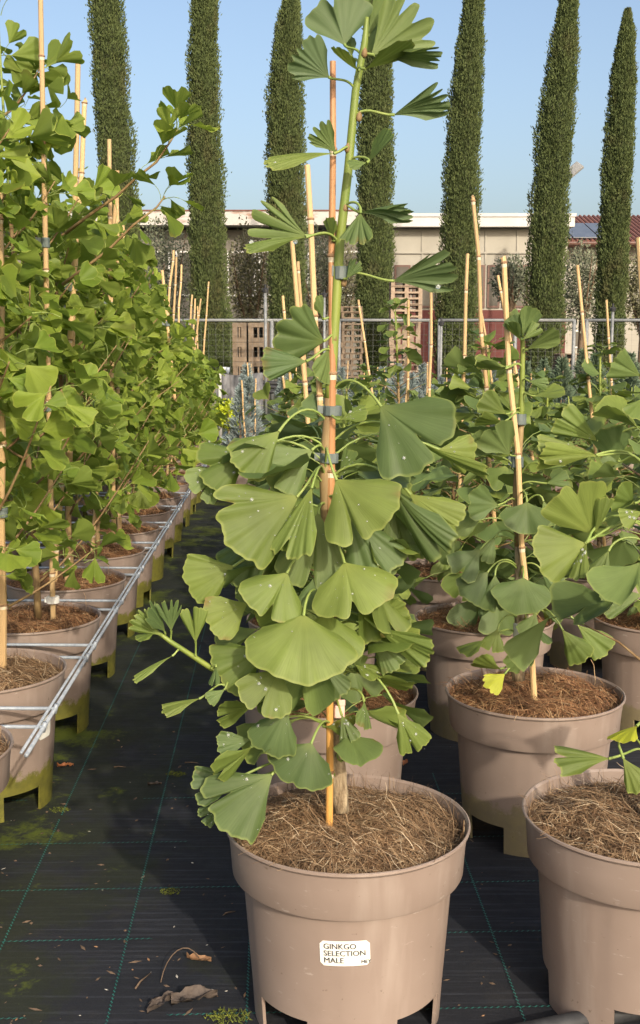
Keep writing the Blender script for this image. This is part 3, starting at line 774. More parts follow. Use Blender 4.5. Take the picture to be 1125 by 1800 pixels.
# ------------------------------------------------------------------ ginkgos of the field on the right
def young_plant(k, c, x, y, label, stake_top=None, stake_base=None, top_z=1.25, n=46, seed=0, near=False, mats=None, shoot=True, low=0.42, matset=None):
    r = random.Random(900 + seed)
    root = empty('potted_ginkgo', Vector((x, y, 0))); tag(root, label, 'potted tree', GROUP_R)
    add_pot(root, (MULCH_NEARB if near == 2 else MULCH_NEAR) if near else MULCH_FAR, R(-6) if seed == 2 else (R(35) if seed == 1 else r.uniform(0, 6.28)), POT_ME if seed == 1 else POT_STAIN)
    bend = Vector((r.uniform(-.05, .05), r.uniform(-.03, .03), 0)); sb = Vector((r.uniform(-.02, .02), r.uniform(-.02, .02), 0.34))
    st = Vector((bend.x, bend.y, top_z))
    mid = lerp(sb, st, 0.5) + Vector((r.uniform(-.015, .015), r.uniform(-.015, .015), 0))
    pts = curve3(sb, lerp(sb, mid, .7), lerp(mid, st, .3), st, 12)
    mb = MB(); rr = [lerp(0.011, 0.004, i / 12) for i in range(13)]
    mb.tube(pts[:5], rr[:5], 8, 0); mb.tube(pts[4:9], rr[4:9], 8, 1); mb.tube(pts[8:], rr[8:], 8, 2)
    link('stem', mb.mesh('stem', [M['bark'], M['stem_brown'], M['stem_green']], True), root)
    if stake_top is not None:
        q = at(*stake_top) - root.location
        p = (at(*stake_base) - root.location) if stake_base else sb + Vector((0.03, -0.015, 0))
        p = p - (q - p).normalized() * 0.08
        rs = r.uniform(0.0062, 0.0088)
        bamboo(root, p, q, rs, rs * 0.85, M['bamboo'], 50 + seed, n=9)
        for f in (0.55, 0.8):
            i = int(f * 12); tie_ring(root, pts[i] + Vector((0.006, 0, 0)), Vector((0, 0, 1)), 0.014, 0.022, M['tie'], 'tie')
    P = matset or P_MID; ss = MB()
    for i in range(n):
        t = (i + r.random()) / n
        z = lerp(low, top_z - 0.10, t ** 0.85); f = (z - sb.z) / (top_z - sb.z)
        p = pts[min(12, max(0, int(f * 12)))].copy(); p.z = z; a = i * 2.4 + r.uniform(-.4, .4)
        up_ = lerp(-0.3, 0.9, t) + r.uniform(-.45, .45)
        d = Vector((math.cos(a), math.sin(a), up_ + r.uniform(-.45, .1))); s = r.uniform(0.7, 1.15) * lerp(1.05, 0.75, t) * (1.0 if k <= 2 else 0.86)
        # some leaves sit on short side shoots
        if t < 0.72 and r.random() < 0.62: q0 = p.copy(); p = p + Vector((math.cos(a), math.sin(a), 0.35)) * r.uniform(0.04, 0.15); ss.tube([q0 - Vector((0, 0, .02)), lerp(q0, p, .5), p], [.003, .0024, .0017], 4)
        leaf_at(root, p, d, Vector((r.uniform(-.3, .3) + math.cos(a) * .5, r.uniform(-.3, .3) + math.sin(a) * .5, .8)), r.choice(P), s)
    if ss.v: o_ = link('side_shoots', ss.mesh('side_shoots', M['stem_brown'], True), root); o_['kind'] = 'stuff'
    if shoot:
        for i in range(8):
            a = i * 2.4; leaf_at(root, pts[-1] - Vector((0, 0, 0.012 * (i // 2))), Vector((math.cos(a), math.sin(a), 1.1)), Vector((0, 0, 1)), r.choice(P), r.uniform(0.45, 0.62))
        for i in range(5):
            z = top_z - 0.05 - 0.045 * i; a = i * 2.6 + 1; leaf_at(root, pts[-2 if i < 2 else -3] * 1.0 + Vector((0, 0, z - pts[-2 if i < 2 else -3].z)), Vector((math.cos(a), math.sin(a), .55)), Vector((0, 0, 1)), r.choice(P), r.uniform(0.5, 0.7))
    return root

def field_x(col, y): return (0.06, 0.605, 1.185, 1.74, 2.30)[col] - 0.045 * (y - 2.0)
ordn = ['first', 'second', 'third', 'fourth', 'fifth', 'sixth', 'seventh', 'eighth', 'ninth', 'tenth', 'eleventh', 'twelfth', 'thirteenth', 'fourteenth', 'fifteenth', 'sixteenth', 'seventeenth', 'eighteenth']
# the right edge plant: pot shows, crown outside the picture, some leaves reach in
pr = young_plant(0, 1, 0.607, 2.03, 'ginkgo in the taupe pot cut off by the right edge, beside the labelled pot', (1124, 418, 2.1), None, 1.2, 20, 1, near=2, shoot=False, low=0.62)
fr_ = pr.location + Vector((0.01, 0, 0)); RST = [(1128, 1400, 2.03), (1128, 600, 2.03)]
for i, (fy, bx, by, tx, ty, Yb, Yt, spd, mt, kw) in enumerate([
    (930, 1042, 940, 998, 858, 1.96, 1.93, 92, MD, dict(cup=.1, curl=-.05)), (930, 1045, 938, 1074, 878, 1.95, 1.93, 40, MD, dict(roll=45)),
    (945, 1030, 955, 952, 978, 1.93, 1.89, 88, MD, dict(cup=.1)), (945, 1032, 953, 1006, 1010, 1.93, 1.88, 34, MD, dict(roll=40)),
    (830, 1052, 802, 955, 778, 2.0, 1.96, 40, MD, dict(roll=40)), (835, 1050, 800, 948, 806, 2.0, 1.96, 36, MD, dict(roll=-35)), (760, 1050, 775, 990, 735, 2.08, 2.05, 55, M['leaf_mid'], dict()),
    (800, 1085, 810, 1072, 752, 2.08, 2.06, 90, B, dict()), (880, 1115, 885, 1082, 868, 1.98, 1.95, 90, MD, dict(ripple=.05)), (905, 1128, 900, 1098, 912, 1.95, 1.92, 66, MD, dict()),
    (1010, 1122, 1000, 1078, 1022, 2.0, 1.97, 66, B, dict()), (1040, 1130, 1045, 1062, 1060, 2.0, 1.97, 56, B, dict()), (960, 1070, 968, 1050, 1010, 2.02, 1.99, 60, B, dict()),
    (1290, 1120, 1276, 1078, 1296, 1.9, 1.87, 44, Yl, dict()), (1350, 1072, 1334, 982, 1325, 1.92, 1.90, 48, MD, dict(roll=35)), (1345, 1095, 1332, 1130, 1390, 1.89, 1.86, 60, MD, dict()),
    (700, 1125, 660, 1085, 640, 2.05, 2.0, 60, B, dict()), (720, 1130, 700, 1118, 735, 2.0, 1.97, 90, MD, dict())]):
    hand_leaf(pr, at(1142, fy, 2.03), bx, by, tx, ty, Yb, Yt, spd, mt, 400 + i, na=30, nr=8, **kw)
drops(pr, LEAFPOS[-18:-8], 12, 8)
# the plant behind right of the labelled pot: one measured in detail
pm = young_plant(1, 1, 0.545, 2.80, 'ginkgo with a yellow leaf at its foot, right behind the labelled pot', (883, 456, 2.80), (937, 1200, 2.76), 1.31, 6, 2, near=1, shoot=False, low=0.6)
for ch in list(pm.children):
    if ch.name.split('.')[0] in ('stem', 'tie', 'leaf', 'side_shoots'): bpy.data.objects.remove(ch)
MS = [(911, 1195, 2.80), (913, 1100, 2.80), (912, 960, 2.80), (908, 860, 2.80), (916, 740, 2.80), (919, 620, 2.80), (918, 575, 2.80)]
MP = [at(*s) for s in MS]
seg_tube(MP[0:3], [.017, .013, .011], M['bark'], 'trunk', pm, 10, .06); seg_tube(MP[2:5], [.011, .0095, .008], M['stem_brown'], 'stem', pm, 9, .02); seg_tube(MP[4:], [.008, .006, .005], M['stem_green'], 'shoot', pm, 8)
for py in (737, 812): tie_ring(pm, poly_at(MS, py) + Vector((-.004, -.004, 0)) - pm.location, Vector((0, 0, 1)), .016, .026, M['tie'], 'tie', (-.022, -.004, .004))
tie_ring(pm, at(913, 1108, 2.79) - pm.location, Vector((0, 0, 1)), .0155, .035, M['whitetape'], 'white_tape')
for i, (fy, bx, by, tx, ty, db, dt, spd, mt, kw) in enumerate([
    (592, 916, 592, 896, 556, .02, .03, 66, B, dict(flip=True)), (592, 919, 590, 938, 540, .03, .04, 56, MD, dict(flip=True)), (588, 917, 585, 914, 540, -.01, -.02, 80, B, dict()), (600, 915, 597, 890, 570, .04, .05, 50, B, dict()), (600, 920, 597, 948, 572, .05, .06, 56, B, dict()),
    (617, 926, 615, 980, 580, .02, .03, 44, MD, dict(flip=True)), (645, 890, 645, 838, 630, .03, .04, 44, MD, dict(roll=40)), (648, 890, 648, 836, 650, .04, .05, 30, B, dict()), (672, 930, 670, 962, 676, .03, .05, 55, B, dict()), (697, 940, 697, 992, 682, .04, .05, 46, MD, dict()),
    (720, 890, 728, 846, 700, .03, .05, 66, MD, dict()), (730, 885, 742, 838, 745, .05, .07, 40, MD, dict()), (812, 896, 800, 858, 748, .05, .08, 86, MD, dict(flip=True)), (835, 866, 800, 822, 770, .03, .05, 70, MD, dict(flip=True)),
    (850, 950, 812, 985, 800, .05, .07, 70, B, dict()), (860, 960, 850, 1000, 840, .03, .05, 60, B, dict()), (880, 926, 882, 925, 938, .08, .12, 145, B, dict(ripple=.06)), (885, 876, 888, 824, 882, .06, .09, 88, B, dict(ripple=.05)),
    (900, 850, 905, 800, 925, .03, .05, 70, B, dict()), (905, 955, 880, 968, 925, .04, .06, 60, B, dict()), (1020, 920, 1015, 915, 1078, .10, .14, 150, B, dict()), (960, 845, 965, 800, 1010, .05, .08, 80, B, dict()), (950, 870, 945, 846, 985, .04, .06, 70, B, dict()),
    (1000, 858, 1005, 818, 1050, .06, .09, 86, B, dict()), (1005, 870, 1010, 870, 1075, .07, .1, 70, B, dict()), (1083, 942, 1078, 925, 1120, .06, .08, 80, B, dict()), (1080, 988, 1106, 1030, 1164, .08, .10, 58, MD, dict(arch=.5)), (1078, 1015, 1098, 1070, 1148, .05, .07, 56, MD, dict(arch=.5)), (1080, 955, 1075, 990, 1085, .02, .04, 60, B, dict()),
    (1120, 936, 1136, 893, 1176, .07, .09, 52, B, dict()), (1090, 945, 1105, 970, 1130, .03, .05, 40, B, dict()), (1180, 888, 1184, 856, 1210, .09, .12, 74, Yl, dict(lobes=.2)), (1170, 880, 1176, 834, 1166, .08, .10, 44, MD, dict()), (1120, 855, 1125, 806, 1140, .06, .08, 40, MD, dict()), (1090, 875, 1105, 862, 1145, .06, .08, 80, MD, dict()),
    (960, 960, 965, 990, 1000, .04, .06, 70, B, dict()), (1000, 950, 1000, 985, 1035, .03, .05, 60, B, dict()), (930, 800, 950, 770, 985, 0.02, .03, 80, B, dict())]):
    hand_leaf(pm, poly_at(MS, fy), bx, by, tx, ty, 2.80 - db, 2.80 - dt, spd, mt, 500 + i, na=24, nr=7, **kw)
r3 = random.Random(5)
for i in range(26):
    f = poly_at(MS, r3.uniform(740, 1060)); a = r3.uniform(.1, 3.04)
    leaf_at(pm, f - pm.location, Vector((math.cos(a), math.sin(a) * .8 + .3, r3.uniform(-.3, .5))), Vector((0, 0, 1)), r3.choice(P_MID), r3.uniform(.8, 1.15))

def lab(k, c):
    return 'young ginkgo, %s row behind the labelled pot, %s pot from the aisle' % (ordn[k - 1], ordn[c])
STK = {(1, 0): (540, 290, 2.80), (2, 0): (513, 420, 3.6), (2, 1): (833, 345, 3.6), (2, 2): (1126, 495, 3.6), (3, 0): (524, 460, 4.4), (3, 1): (822, 446, 4.4), (3, 2): (1015, 466, 4.4),
       (4, 0): (497, 520, 5.2), (4, 1): (759, 500, 5.2), (4, 2): (875, 484, 5.2), (5, 1): (718, 527, 6.0), (5, 2): (843, 530, 6.0), (5, 3): (1066, 527, 6.0), (6, 1): (630, 527, 6.8), (5, 0): (488, 600, 6.0)}
seed = 10
for k in range(1, 9):
    y = 2.0 + 0.8 * k
    for c in range(5):
        if (k, c) == (1, 1): continue
        x = field_x(c, y)
        if x - 0.35 > 0.285 * y: continue
        seed += 1; r = random.Random(seed * 3)
        top = {(1, 0): 1.12, (5, 1): 1.42, (2, 1): 1.22, (4, 3): 1.25, (3, 2): 1.2}.get((k, c), r.uniform(1.0, 1.2))
        if k >= 6: top = r.uniform(0.92, 1.08)
        n = 96 if k <= 2 else (86 if k <= 4 else 64)
        young_plant(k, c, x, y, lab(k, c), STK.get((k, c)), None, top, n, seed, near=1 if k <= 2 else 0, shoot=(k, c) in ((2, 1), (5, 1), (5, 3), (4, 2), (3, 2), (4, 3), (1, 0)) or r.random() < .4)

# ------------------------------------------------------------------ bushy ginkgos of the left row and the steel rail
def bushy(x, y, label, top, n_leaves, seed, stakes, protos_, pot=True, mulch=None, leader=0.35, rmax=0.36, sticker=False, extra=None, stuff=False, far=False, lowz=0.46):
    r = random.Random(2000 + seed)
    root = empty('potted_ginkgo', Vector((x, y, 0))); tag(root, label, 'potted tree', GROUP_L)
    if pot:
        p = add_pot(root, mulch or MULCH_FAR, R({2: 4, 3: 2, 4: 6, 14: 3}.get(seed, 20 + 37 * seed)), POT_MOSSY)
        if sticker: add_label(root, p, R(-18), 0.228, 0.055, 0.06, None)
    s0 = Vector((0.02, 0.02, 0.34)); s1 = Vector((r.uniform(-.05, .03), r.uniform(-.03, .03), top))
    pts = curve3(s0, lerp(s0, s1, .3) + Vector((r.uniform(-.02, .02), 0, 0)), lerp(s0, s1, .7) + Vector((r.uniform(-.03, .03), 0, 0)), s1, 16)
    mb = MB(); rr = [lerp(0.013, 0.003, (i / 16) ** .8) for i in range(17)]
    mb.tube(pts[:11], rr[:11], 8, 0); mb.tube(pts[10:], rr[10:], 6, 1)
    link('stem', mb.mesh('stem', [M['stem_brown'], M['stem_green']], True), root)
    spots = []; bj = MB()
    zt = top - leader
    nb = int(16 + 8 * (top - 1.2)) if not far else 12
    for b_ in range(nb):
        t = (b_ + r.random() * .8) / nb; z = lerp(lowz, zt, t); f = (z - .34) / (top - .34); p0 = pts[int(f * 16)].copy(); p0.z = z
        a = b_ * 2.4 + r.uniform(-.5, .5); L = rmax * lerp(1.0, 0.34, t ** 1.2) * r.uniform(.65, 1.1); el = r.uniform(.55, 1.35)
        d = Vector((math.cos(a), math.sin(a), 0)); e = p0 + d * L + Vector((0, 0, L * el))
        pb = curve3(p0, p0 + d * L * .4 + Vector((0, 0, L * el * .2)), p0 + d * L * .75 + Vector((0, 0, L * el * .7)), e, 6)
        if far: bj.tube(pb, [lerp(.0045, .0018, i / 6) for i in range(7)], 4)
        else:
            mb = MB(); mb.tube(pb, [lerp(.0048, .0018, i / 6) for i in range(7)], 5); link('branch', mb.mesh('branch', M['stem_brown'], True), root)
        for i in range(1, 7): spots.append((pb[i], (pb[i] - pb[i-1]).normalized(), 1.0))
    if bj.v: o_ = link('branches', bj.mesh('branches', M['stem_brown'], True), root); o_['kind'] = 'stuff'
    for i in range(4, 16):
        spots.append((pts[i], Vector((0, 0, 1)), 1.0))
    if extra:
        for chain in extra:
            pb = [at(*q) - root.location for q in chain]; mb = MB(); mb.tube(pb, [lerp(.0055, .0022, i / (len(pb) - 1)) for i in range(len(pb))], 6); link('branch', mb.mesh('branch', M['stem_brown'], True), root)
            for i in range(1, len(pb)):
                for q in range(2 if i < len(pb) - 1 else 5):
                    a = r.uniform(0, 6.28); d = ((pb[i] - pb[i-1]).normalized() * .8 + Vector((math.cos(a), math.sin(a), math.sin(a * 3))) * .8)
                    leaf_at(root, lerp(pb[i-1], pb[i], r.uniform(.55, 1)), d, Vector((0, 0, 1)), r.choice(protos_), r.uniform(.8, 1.15))
    extra_n = 0 if stuff else max(0, n_leaves - 300 + (9 if not far else 5)) ; mbs = MB(); uvs = []; data = [mesh_data(p_) for p_ in (P_LEFTFAR if not stuff else protos_)]
    for i in range(n_leaves):
        inner = stuff or i < extra_n
        p, d, s = r.choice(spots); a = r.uniform(0, 6.283)
        if inner and not stuff: p = Vector((p.x * .7, p.y * .7 + .03, p.z))
        q = p + Vector((r.uniform(-.015, .015), r.uniform(-.015, .015), r.uniform(-.02, .02)))
        rad = Vector((p.x, p.y, 0)); rad = rad.normalized() if rad.length > .02 else Vector((0, 0, 0))
        o = (Vector((math.cos(a), math.sin(a), r.uniform(-.75, .9))) + rad * .45 + d * .3)
        upv = Vector((r.uniform(-.5, .5), r.uniform(-.5, .5), .55)) + rad * r.uniform(.2, 1.3); sc = r.uniform(.72, 1.25)
        if inner: bake_leaf(mbs, uvs, q, o, upv, r.choice(data), sc)
        else: leaf_at(root, q, o, upv, r.choice(protos_), sc)
    # leader shoot, sparse leaves
    for i in range(9 if not far else 5):
        t = 1 - i * .045; p = pts[int(t * 16)]; a = i * 2.5 + seed
        o = Vector((math.cos(a), math.sin(a), .75))
        if stuff: bake_leaf(mbs, uvs, p, o, Vector((0, 0, 1)), r.choice(data), .9)
        else: leaf_at(root, p, o, Vector((0, 0, 1)), r.choice(protos_), r.uniform(.75, 1.0))
    if mbs.v:
        mbs.uv = uvs; o = link('foliage' if stuff else 'inner_foliage', mbs.mesh('foliage', [M['leaf_left'], M['petiole']], True), root); o['kind'] = 'stuff'
    for i, (a_, b_) in enumerate(stakes):
        p = (at(*a_) - root.location) if a_ else Vector((r.uniform(-.04, .04), -.03, .34)); q = at(*b_) - root.location
        p = p - (q - p).normalized() * .06
        rs = r.uniform(.0085, .0115) if not far else .0085
        bamboo(root, p, q, rs, rs * .85, M['bamboo'], 70 + seed * 3 + i, n=9)
        if not far:
            for f in (.35, .6): tie_ring(root, lerp(p, q, f), q - p, rs * 1.5, .03, M['tie'], 'tie', (-.03, -.004, .005))
    return root
def left_x(y): return -0.895 - 0.036 * (y - 2.4)
LY = [2.375 + 0.615 * k for k in range(17)]
p0 = empty('potted_ginkgo', Vector((left_x(LY[0]) - .005, LY[0], 0))); tag(p0, 'taupe pot with mulch cut off by the left edge, nearest in the left row', 'potted tree', GROUP_L)
add_pot(p0, MULCH_NEARB, R(40), POT_MOSSY)
mb = MB(); mb.tube([Vector((-.02, .02, .34)), Vector((-.02, .02, .8)), Vector((-.03, .02, 1.3))], [.012, .009, .006], 8); link('stem', mb.mesh('stem', M['stem_brown'], True), p0)
rr5 = random.Random(77)
for i in range(60):
    z = rr5.uniform(.75, 1.5); a = rr5.uniform(0, 6.28); q = Vector((-.025, .02, min(z, 1.29))); leaf_at(p0, q, Vector((math.cos(a), math.sin(a), .3)), Vector((0, 0, 1)), rr5.choice(P_LEFT), 1.0)

bushy(left_x(LY[1]), LY[1], 'bushy ginkgo at the left edge with a bamboo stake beside the picture border', 2.05, 340, 2, [((4, 1150, LY[1] + .0), (0, 330, LY[1]))], P_LEFT, mulch=MULCH_NEARB, sticker=True, lowz=.48, rmax=.32)
bushy(left_x(LY[2]), LY[2], 'tallest bushy ginkgo by the rail with white tape round stake and stem', 2.36, 400, 3, [((93, 1068, LY[2]), (70, -60, LY[2]))], P_LEFT, mulch=MULCH_NEAR, leader=.40, lowz=.44, rmax=.38,
      extra=[[(115, 410, 3.55), (165, 372, 3.5), (205, 345, 3.48), (240, 312, 3.46), (275, 285, 3.45), (300, 248, 3.45), (312, 228, 3.45)], [(110, 500, 3.55), (150, 470, 3.5), (190, 440, 3.48), (235, 395, 3.46), (275, 365, 3.45), (290, 345, 3.45)]])
bushy(left_x(LY[3]), LY[3], 'bushy ginkgo third from the rail end, its stake tip bare against the sky', 2.08, 340, 4, [((118, 1030, LY[3]), (137, 112, LY[3])), (None, (150, 180, LY[3]))], P_LEFT, mulch=MULCH_NEAR, rmax=.38)
tops = [1.92, 1.85, 1.72, 1.62, 1.52, 1.45, 1.4, 1.32, 1.3, 1.28, 1.25, 1.25, 1.22]
stk = {4: [((200, 930, LY[4]), (192, 245, LY[4])), (None, (207, 300, LY[4]))], 5: [(None, (205, 300, LY[5]))], 6: [(None, (163, 405, LY[6])), ((238, 690, LY[6]), (215, 390, LY[6]))], 7: [((306, 690, LY[7]), (285, 475, LY[7]))], 8: [(None, (305, 440, LY[8])), (None, (274, 520, LY[8]))], 9: [(None, (310, 452, LY[9])), (None, (289, 535, LY[9]))],
       10: [(None, (319, 465, LY[10])), (None, (277, 580, LY[10]))], 11: [(None, (338, 518, LY[11]))], 12: [(None, (343, 525, LY[12])), (None, (353, 525, LY[12]))], 13: [((355, 660, LY[13]), (367, 495, LY[13]))], 14: [(None, (347, 538, LY[14]))]}
for k in range(4, 15):
    near_ = k < 9
    bushy(left_x(LY[k]), LY[k], 'bushy ginkgo, %s pot back along the rail in the left row' % ordn[k], tops[k - 4], (330 if k < 7 else 320) if near_ else 330, 10 + k, stk.get(k, []), P_LEFT if k < 7 else P_LEFTFAR, leader=.25, rmax=.42 if near_ else .33, stuff=not near_, far=not near_, mulch=MULCH_NEAR if k < 6 else MULCH_FAR)
# second row behind it, fills the gaps
for k in range(3, 13):
    y = 3.6 + .8 * k * .8; 
    bushy(left_x(y) - .68, y, 'bushy ginkgo of the row behind the left rail row, %s from the front' % ordn[k - 3], lerp(1.8, 1.3, k / 13), 300, 60 + k, [], P_LEFTFAR, leader=.2, rmax=.42, stuff=True, far=True)

t2 = [o for o in bpy.data.objects if o.get('label', '').startswith('tallest bushy')][0]
tie_ring(t2, at(93, 1054, LY[2]) - t2.location, Vector((0, 0, 1)), .021, .022, M['whitetape'], 'white_tape', (-.026, -.004, 0))
# the rail: two long bars and rungs reaching between the pots
rail = empty('pot_support_rail', Vector((left_x(2.3) + .235, 2.3, 0))); tag(rail, 'galvanised steel ladder rail holding the left row of pots upright', 'support rail')
RZ = 0.337
def rp(y, off=0.0, z=RZ): return Vector((left_x(y) + .238 + off, y, z)) - rail.location
mb = MB(); mb.tube([rp(2.42, .006), rp(6.0, .004), rp(12.4, .004)], .0050, 8); link('bar', mb.mesh('bar', M['galv'], True), rail)
mb = MB(); mb.tube([rp(2.42, -.005, RZ + .006), rp(6.0, -.007, RZ + .006), rp(12.4, -.007, RZ + .006)], .0036, 8); link('bar', mb.mesh('bar', M['galv'], True), rail)
for k in range(0, 15):
    ym = (LY[k] + LY[k + 1]) / 2
    for dy in (-.07, .07):
        y = ym + dy; mb = MB(); mb.tube([rp(y, .010), rp(y, -.25, RZ + .002), rp(y, -.72)], .0048, 7); link('rung', mb.mesh('rung', M['galv'], True), rail)
        mb = MB(); mb.tube([rp(y, .004, RZ - .012), rp(y, .010, RZ + .012)], .006, 6); link('weld_clip', mb.mesh('weld_clip', M['galv'], True), rail)

# ------------------------------------------------------------------ small things on the fabric
def crumpled(name, label, cat, px, py, size, mat, seed, rz=0.0, stalk=False):
    r = random.Random(seed); c = on_z(px, py, 0); root = empty(name, Vector((c.x, c.y, 0)), rz); tag(root, label, cat, 'dry litter on the ground fabric'); mb = MB(); n = 9
    V = []; F = []
    for i in range(n + 1):
        for j in range(n + 1):
            u, v = i / n * 2 - 1, j / n * 2 - 1; w = (1 - abs(u) ** 2.2) * (0.62 + .25 * math.sin(u * 7 + seed))
            z = abs(noise.noise(Vector((u * 1.7, v * 1.7, seed)))) * size * .55 + abs(v) * size * .28 + .003 + size * .06 * noise.noise(Vector((u * 5, v * 5, seed)))
            V.append((u * size, v * w * size * .55, max(.002, z)))
    for i in range(n):
        for j in range(n): a = i * (n + 1) + j; F.append((a, a + n + 1, a + n + 2, a + 1))
    mb.add(V, F); link('blade', mb.mesh(name, mat, True), root)
    if stalk:
        mb = MB(); mb.tube(curve3(Vector((0, 0, .01)), Vector((-.03, .01, .05)), Vector((-.06, -.03, .03)), Vector((-.05, -.09, .003)), 8), .0012, 5); link('stalk', mb.mesh('stalk', M['twig'], True), root)
    return root
crumpled('dry_leaf', 'curled grey dead leaf beside the labelled pot at the picture bottom', 'dead leaf', 282, 1772, .034, M['deadgrey'], 3, .9)
crumpled('dry_leaf', 'larger torn grey dead leaf touching the labelled pot foot', 'dead leaf', 342, 1764, .045, M['deadgrey'], 7, .35)
crumpled('dry_leaf', 'light brown curled leaf with a long arched stalk left of the labelled pot', 'dead leaf', 350, 1692, .026, M['deadleaf'], 5, -.2, True)
crumpled('dry_leaf', 'orange dry leaf beside the foot of a left row pot', 'dead leaf', 115, 1350, .024, M['orangeleaf'], 9, .1)
crumpled('dry_leaf', 'dark brown leaf scrap in the middle of the aisle', 'dead leaf', 272, 1382, .02, M['deadgrey'], 12, .2)
crumpled('dry_leaf', 'reddish leaf under the pots behind the labelled one', 'dead leaf', 712, 1345, .02, M['orangeleaf'], 14, 1.2)
def moss_clump(px, py, size, label, seed):
    c = on_z(px, py, 0); root = empty('moss_clump', Vector((c.x, c.y, 0))); tag(root, label, 'moss', 'moss on the ground fabric'); r = random.Random(seed); mb = MB()
    for i in range(160):
        a = r.uniform(0, 6.283); q = size * math.sqrt(r.random()); p = Vector((q * math.cos(a) * 1.4, q * math.sin(a) * .8, r.uniform(0, size * .45) * (1 - q / size * .7)))
        d = Vector((r.uniform(-1, 1), r.uniform(-1, 1), r.uniform(0, 1.2))).normalized() * size * .28; s = d.orthogonal().normalized() * size * .05
        mb.add([p - s, p + s, p + d], [(0, 1, 2)])
    o = link('moss_tuft', mb.mesh('moss_tuft', M['moss']), root); o['kind'] = 'stuff'
moss_clump(310, 1362, .022, 'dark moss clump in the aisle beside the lowest leaves', 2); moss_clump(300, 1568, .018, 'small mossy lump in the aisle left of the labelled pot', 3); moss_clump(400, 1790, .03, 'green moss at the foot of the labelled pot', 4); moss_clump(105, 1425, .02, 'seedlings and moss beside the left pot foot', 6)
def twig(px, py, L, ang, label, seed):
    c = on_z(px, py, 0); r = random.Random(seed); root_ = MB(); d = Vector((math.cos(ang), math.sin(ang), 0)); s = Vector((-d.y, d.x, 0))
    root_.tube([Vector((0, 0, .003)), d * L * .4 + s * L * .05 + Vector((0, 0, .004)), d * L + Vector((0, 0, .003))], [.0022, .002, .001], 5)
    o = link('twig', root_.mesh('twig', M['twig'], True)); o.location = c; tag(o, label, 'twig', 'dry litter on the ground fabric')
twig(238, 1740, .06, 1.2, 'longest thin twig lying between the thread and the labelled pot', 1); twig(200, 1350, .035, .05, 'short twig lying across the upper aisle', 2); twig(325, 1342, .04, -.1, 'short twig near the moss clump in the aisle', 3); twig(395, 1608, .025, .4, 'tiny twig close to the labelled pot wall', 4)
mb = MB(); r = random.Random(31)
for i in range(330):
    px, py = r.uniform(0, 900), r.uniform(1290, 1800) if r.random() < .85 else r.uniform(950, 1290)
    c = on_z(px, py, 0.0); s = r.choice([.0012, .0018, .0025, .004]); a = r.uniform(0, 6.28); e = r.uniform(1, 4)
    x, y = Vector((math.cos(a), math.sin(a), 0)) * s * e, Vector((-math.sin(a), math.cos(a), 0)) * s
    z = Vector((0, 0, s * .8)); zz = Vector((0, 0, .0008)); mi = r.choice([0, 0, 0, 0, 0, 0, 0, 1, 2]) if s < .004 else 0
    mb.add([c - x + zz, c - y + zz, c + x + zz, c + y + zz, c + z], [(0, 1, 4), (1, 2, 4), (2, 3, 4), (3, 0, 4)], mi)
deb = link('debris', mb.mesh('debris', [M['twig'], M['deadleaf'], M['pebble']])); tag(deb, 'fine crumbs of bark, leaf and grit strewn over the ground fabric', 'debris', kind='stuff')
# black pipe in the lower right corner
a = on_z(890, 1822, .018); b_ = on_z(1180, 1764, .018)
pp = empty('irrigation_pipe', Vector((a.x, a.y, 0))); tag(pp, 'black rubber pipe lying in front of the right edge pot', 'pipe')
d = (b_ - a); pts = [a - d * .35 - pp.location, a - pp.location, lerp(a, b_, .5) - pp.location + Vector((0, 0, .002)), b_ - pp.location, b_ + d * .4 - pp.location]
mb = MB(); mb.tube(pts, .018, 16); link('tube', mb.mesh('tube', M['blackpipe'], True), pp)


# ------------------------------------------------------------------ background materials
M['spruce'] = simple('blue_spruce_needles', (0.13, 0.18, 0.17), (0.30, 0.36, 0.36), 40, 0.8, 0, coord='World')
M['juniper'] = simple('grey_green_needles', (0.06, 0.10, 0.055), (0.16, 0.22, 0.14), 40, 0.8, 0, coord='World')
def cyp_mat():
    m, nt, b, out = newmat('cypress_foliage'); f = noisetex(nt, 7, 4, .6, 'World'); g = noisetex(nt, 1.6, 4, .65, 'World', (1, 1, .6))
    c = mixc(nt, ramp(nt, f, [(.3, 0.0), (.7, 1.0)]), (0.048, 0.072, 0.020), (0.105, 0.135, 0.038)); c = mixc(nt, ramp(nt, g, [(.54, 0.0), (.70, .55)]), c, (0.105, 0.082, 0.036))
    nt.links.new(c, b.inputs['Base Color']); b.inputs['Roughness'].default_value = .8; return m
M['cypress'] = cyp_mat()
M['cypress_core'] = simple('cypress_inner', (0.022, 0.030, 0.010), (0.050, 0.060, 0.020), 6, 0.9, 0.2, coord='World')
M['olive'] = simple('olive_leaf', (0.13, 0.15, 0.09), (0.25, 0.27, 0.18), 12, 0.7, 0, coord='World')
M['shrub'] = simple('shrub_leaf', (0.11, 0.115, 0.055), (0.20, 0.19, 0.10), 9, 0.75, 0, coord='World')
M['lime'] = simple('lime_leaf', (0.38, 0.46, 0.015), (0.50, 0.56, 0.03), 20, 0.6, 0, coord='World')
M['treebark'] = simple('tree_bark', (0.10, 0.065, 0.04), (0.22, 0.15, 0.09), 18, 0.9, 0.5, 0.02, (1, 1, .2))
M['wall'] = simple('cream_render', (0.33, 0.31, 0.26), (0.43, 0.405, 0.345), 0.6, 0.85, 0.1, coord='World')
M['wall_shade'] = simple('wall_painted_shade', (0.15, 0.135, 0.11), (0.23, 0.21, 0.175), 0.8, 0.85, 0.1, coord='World')  # darker wall tone: the shadow on the left part is put into the colour
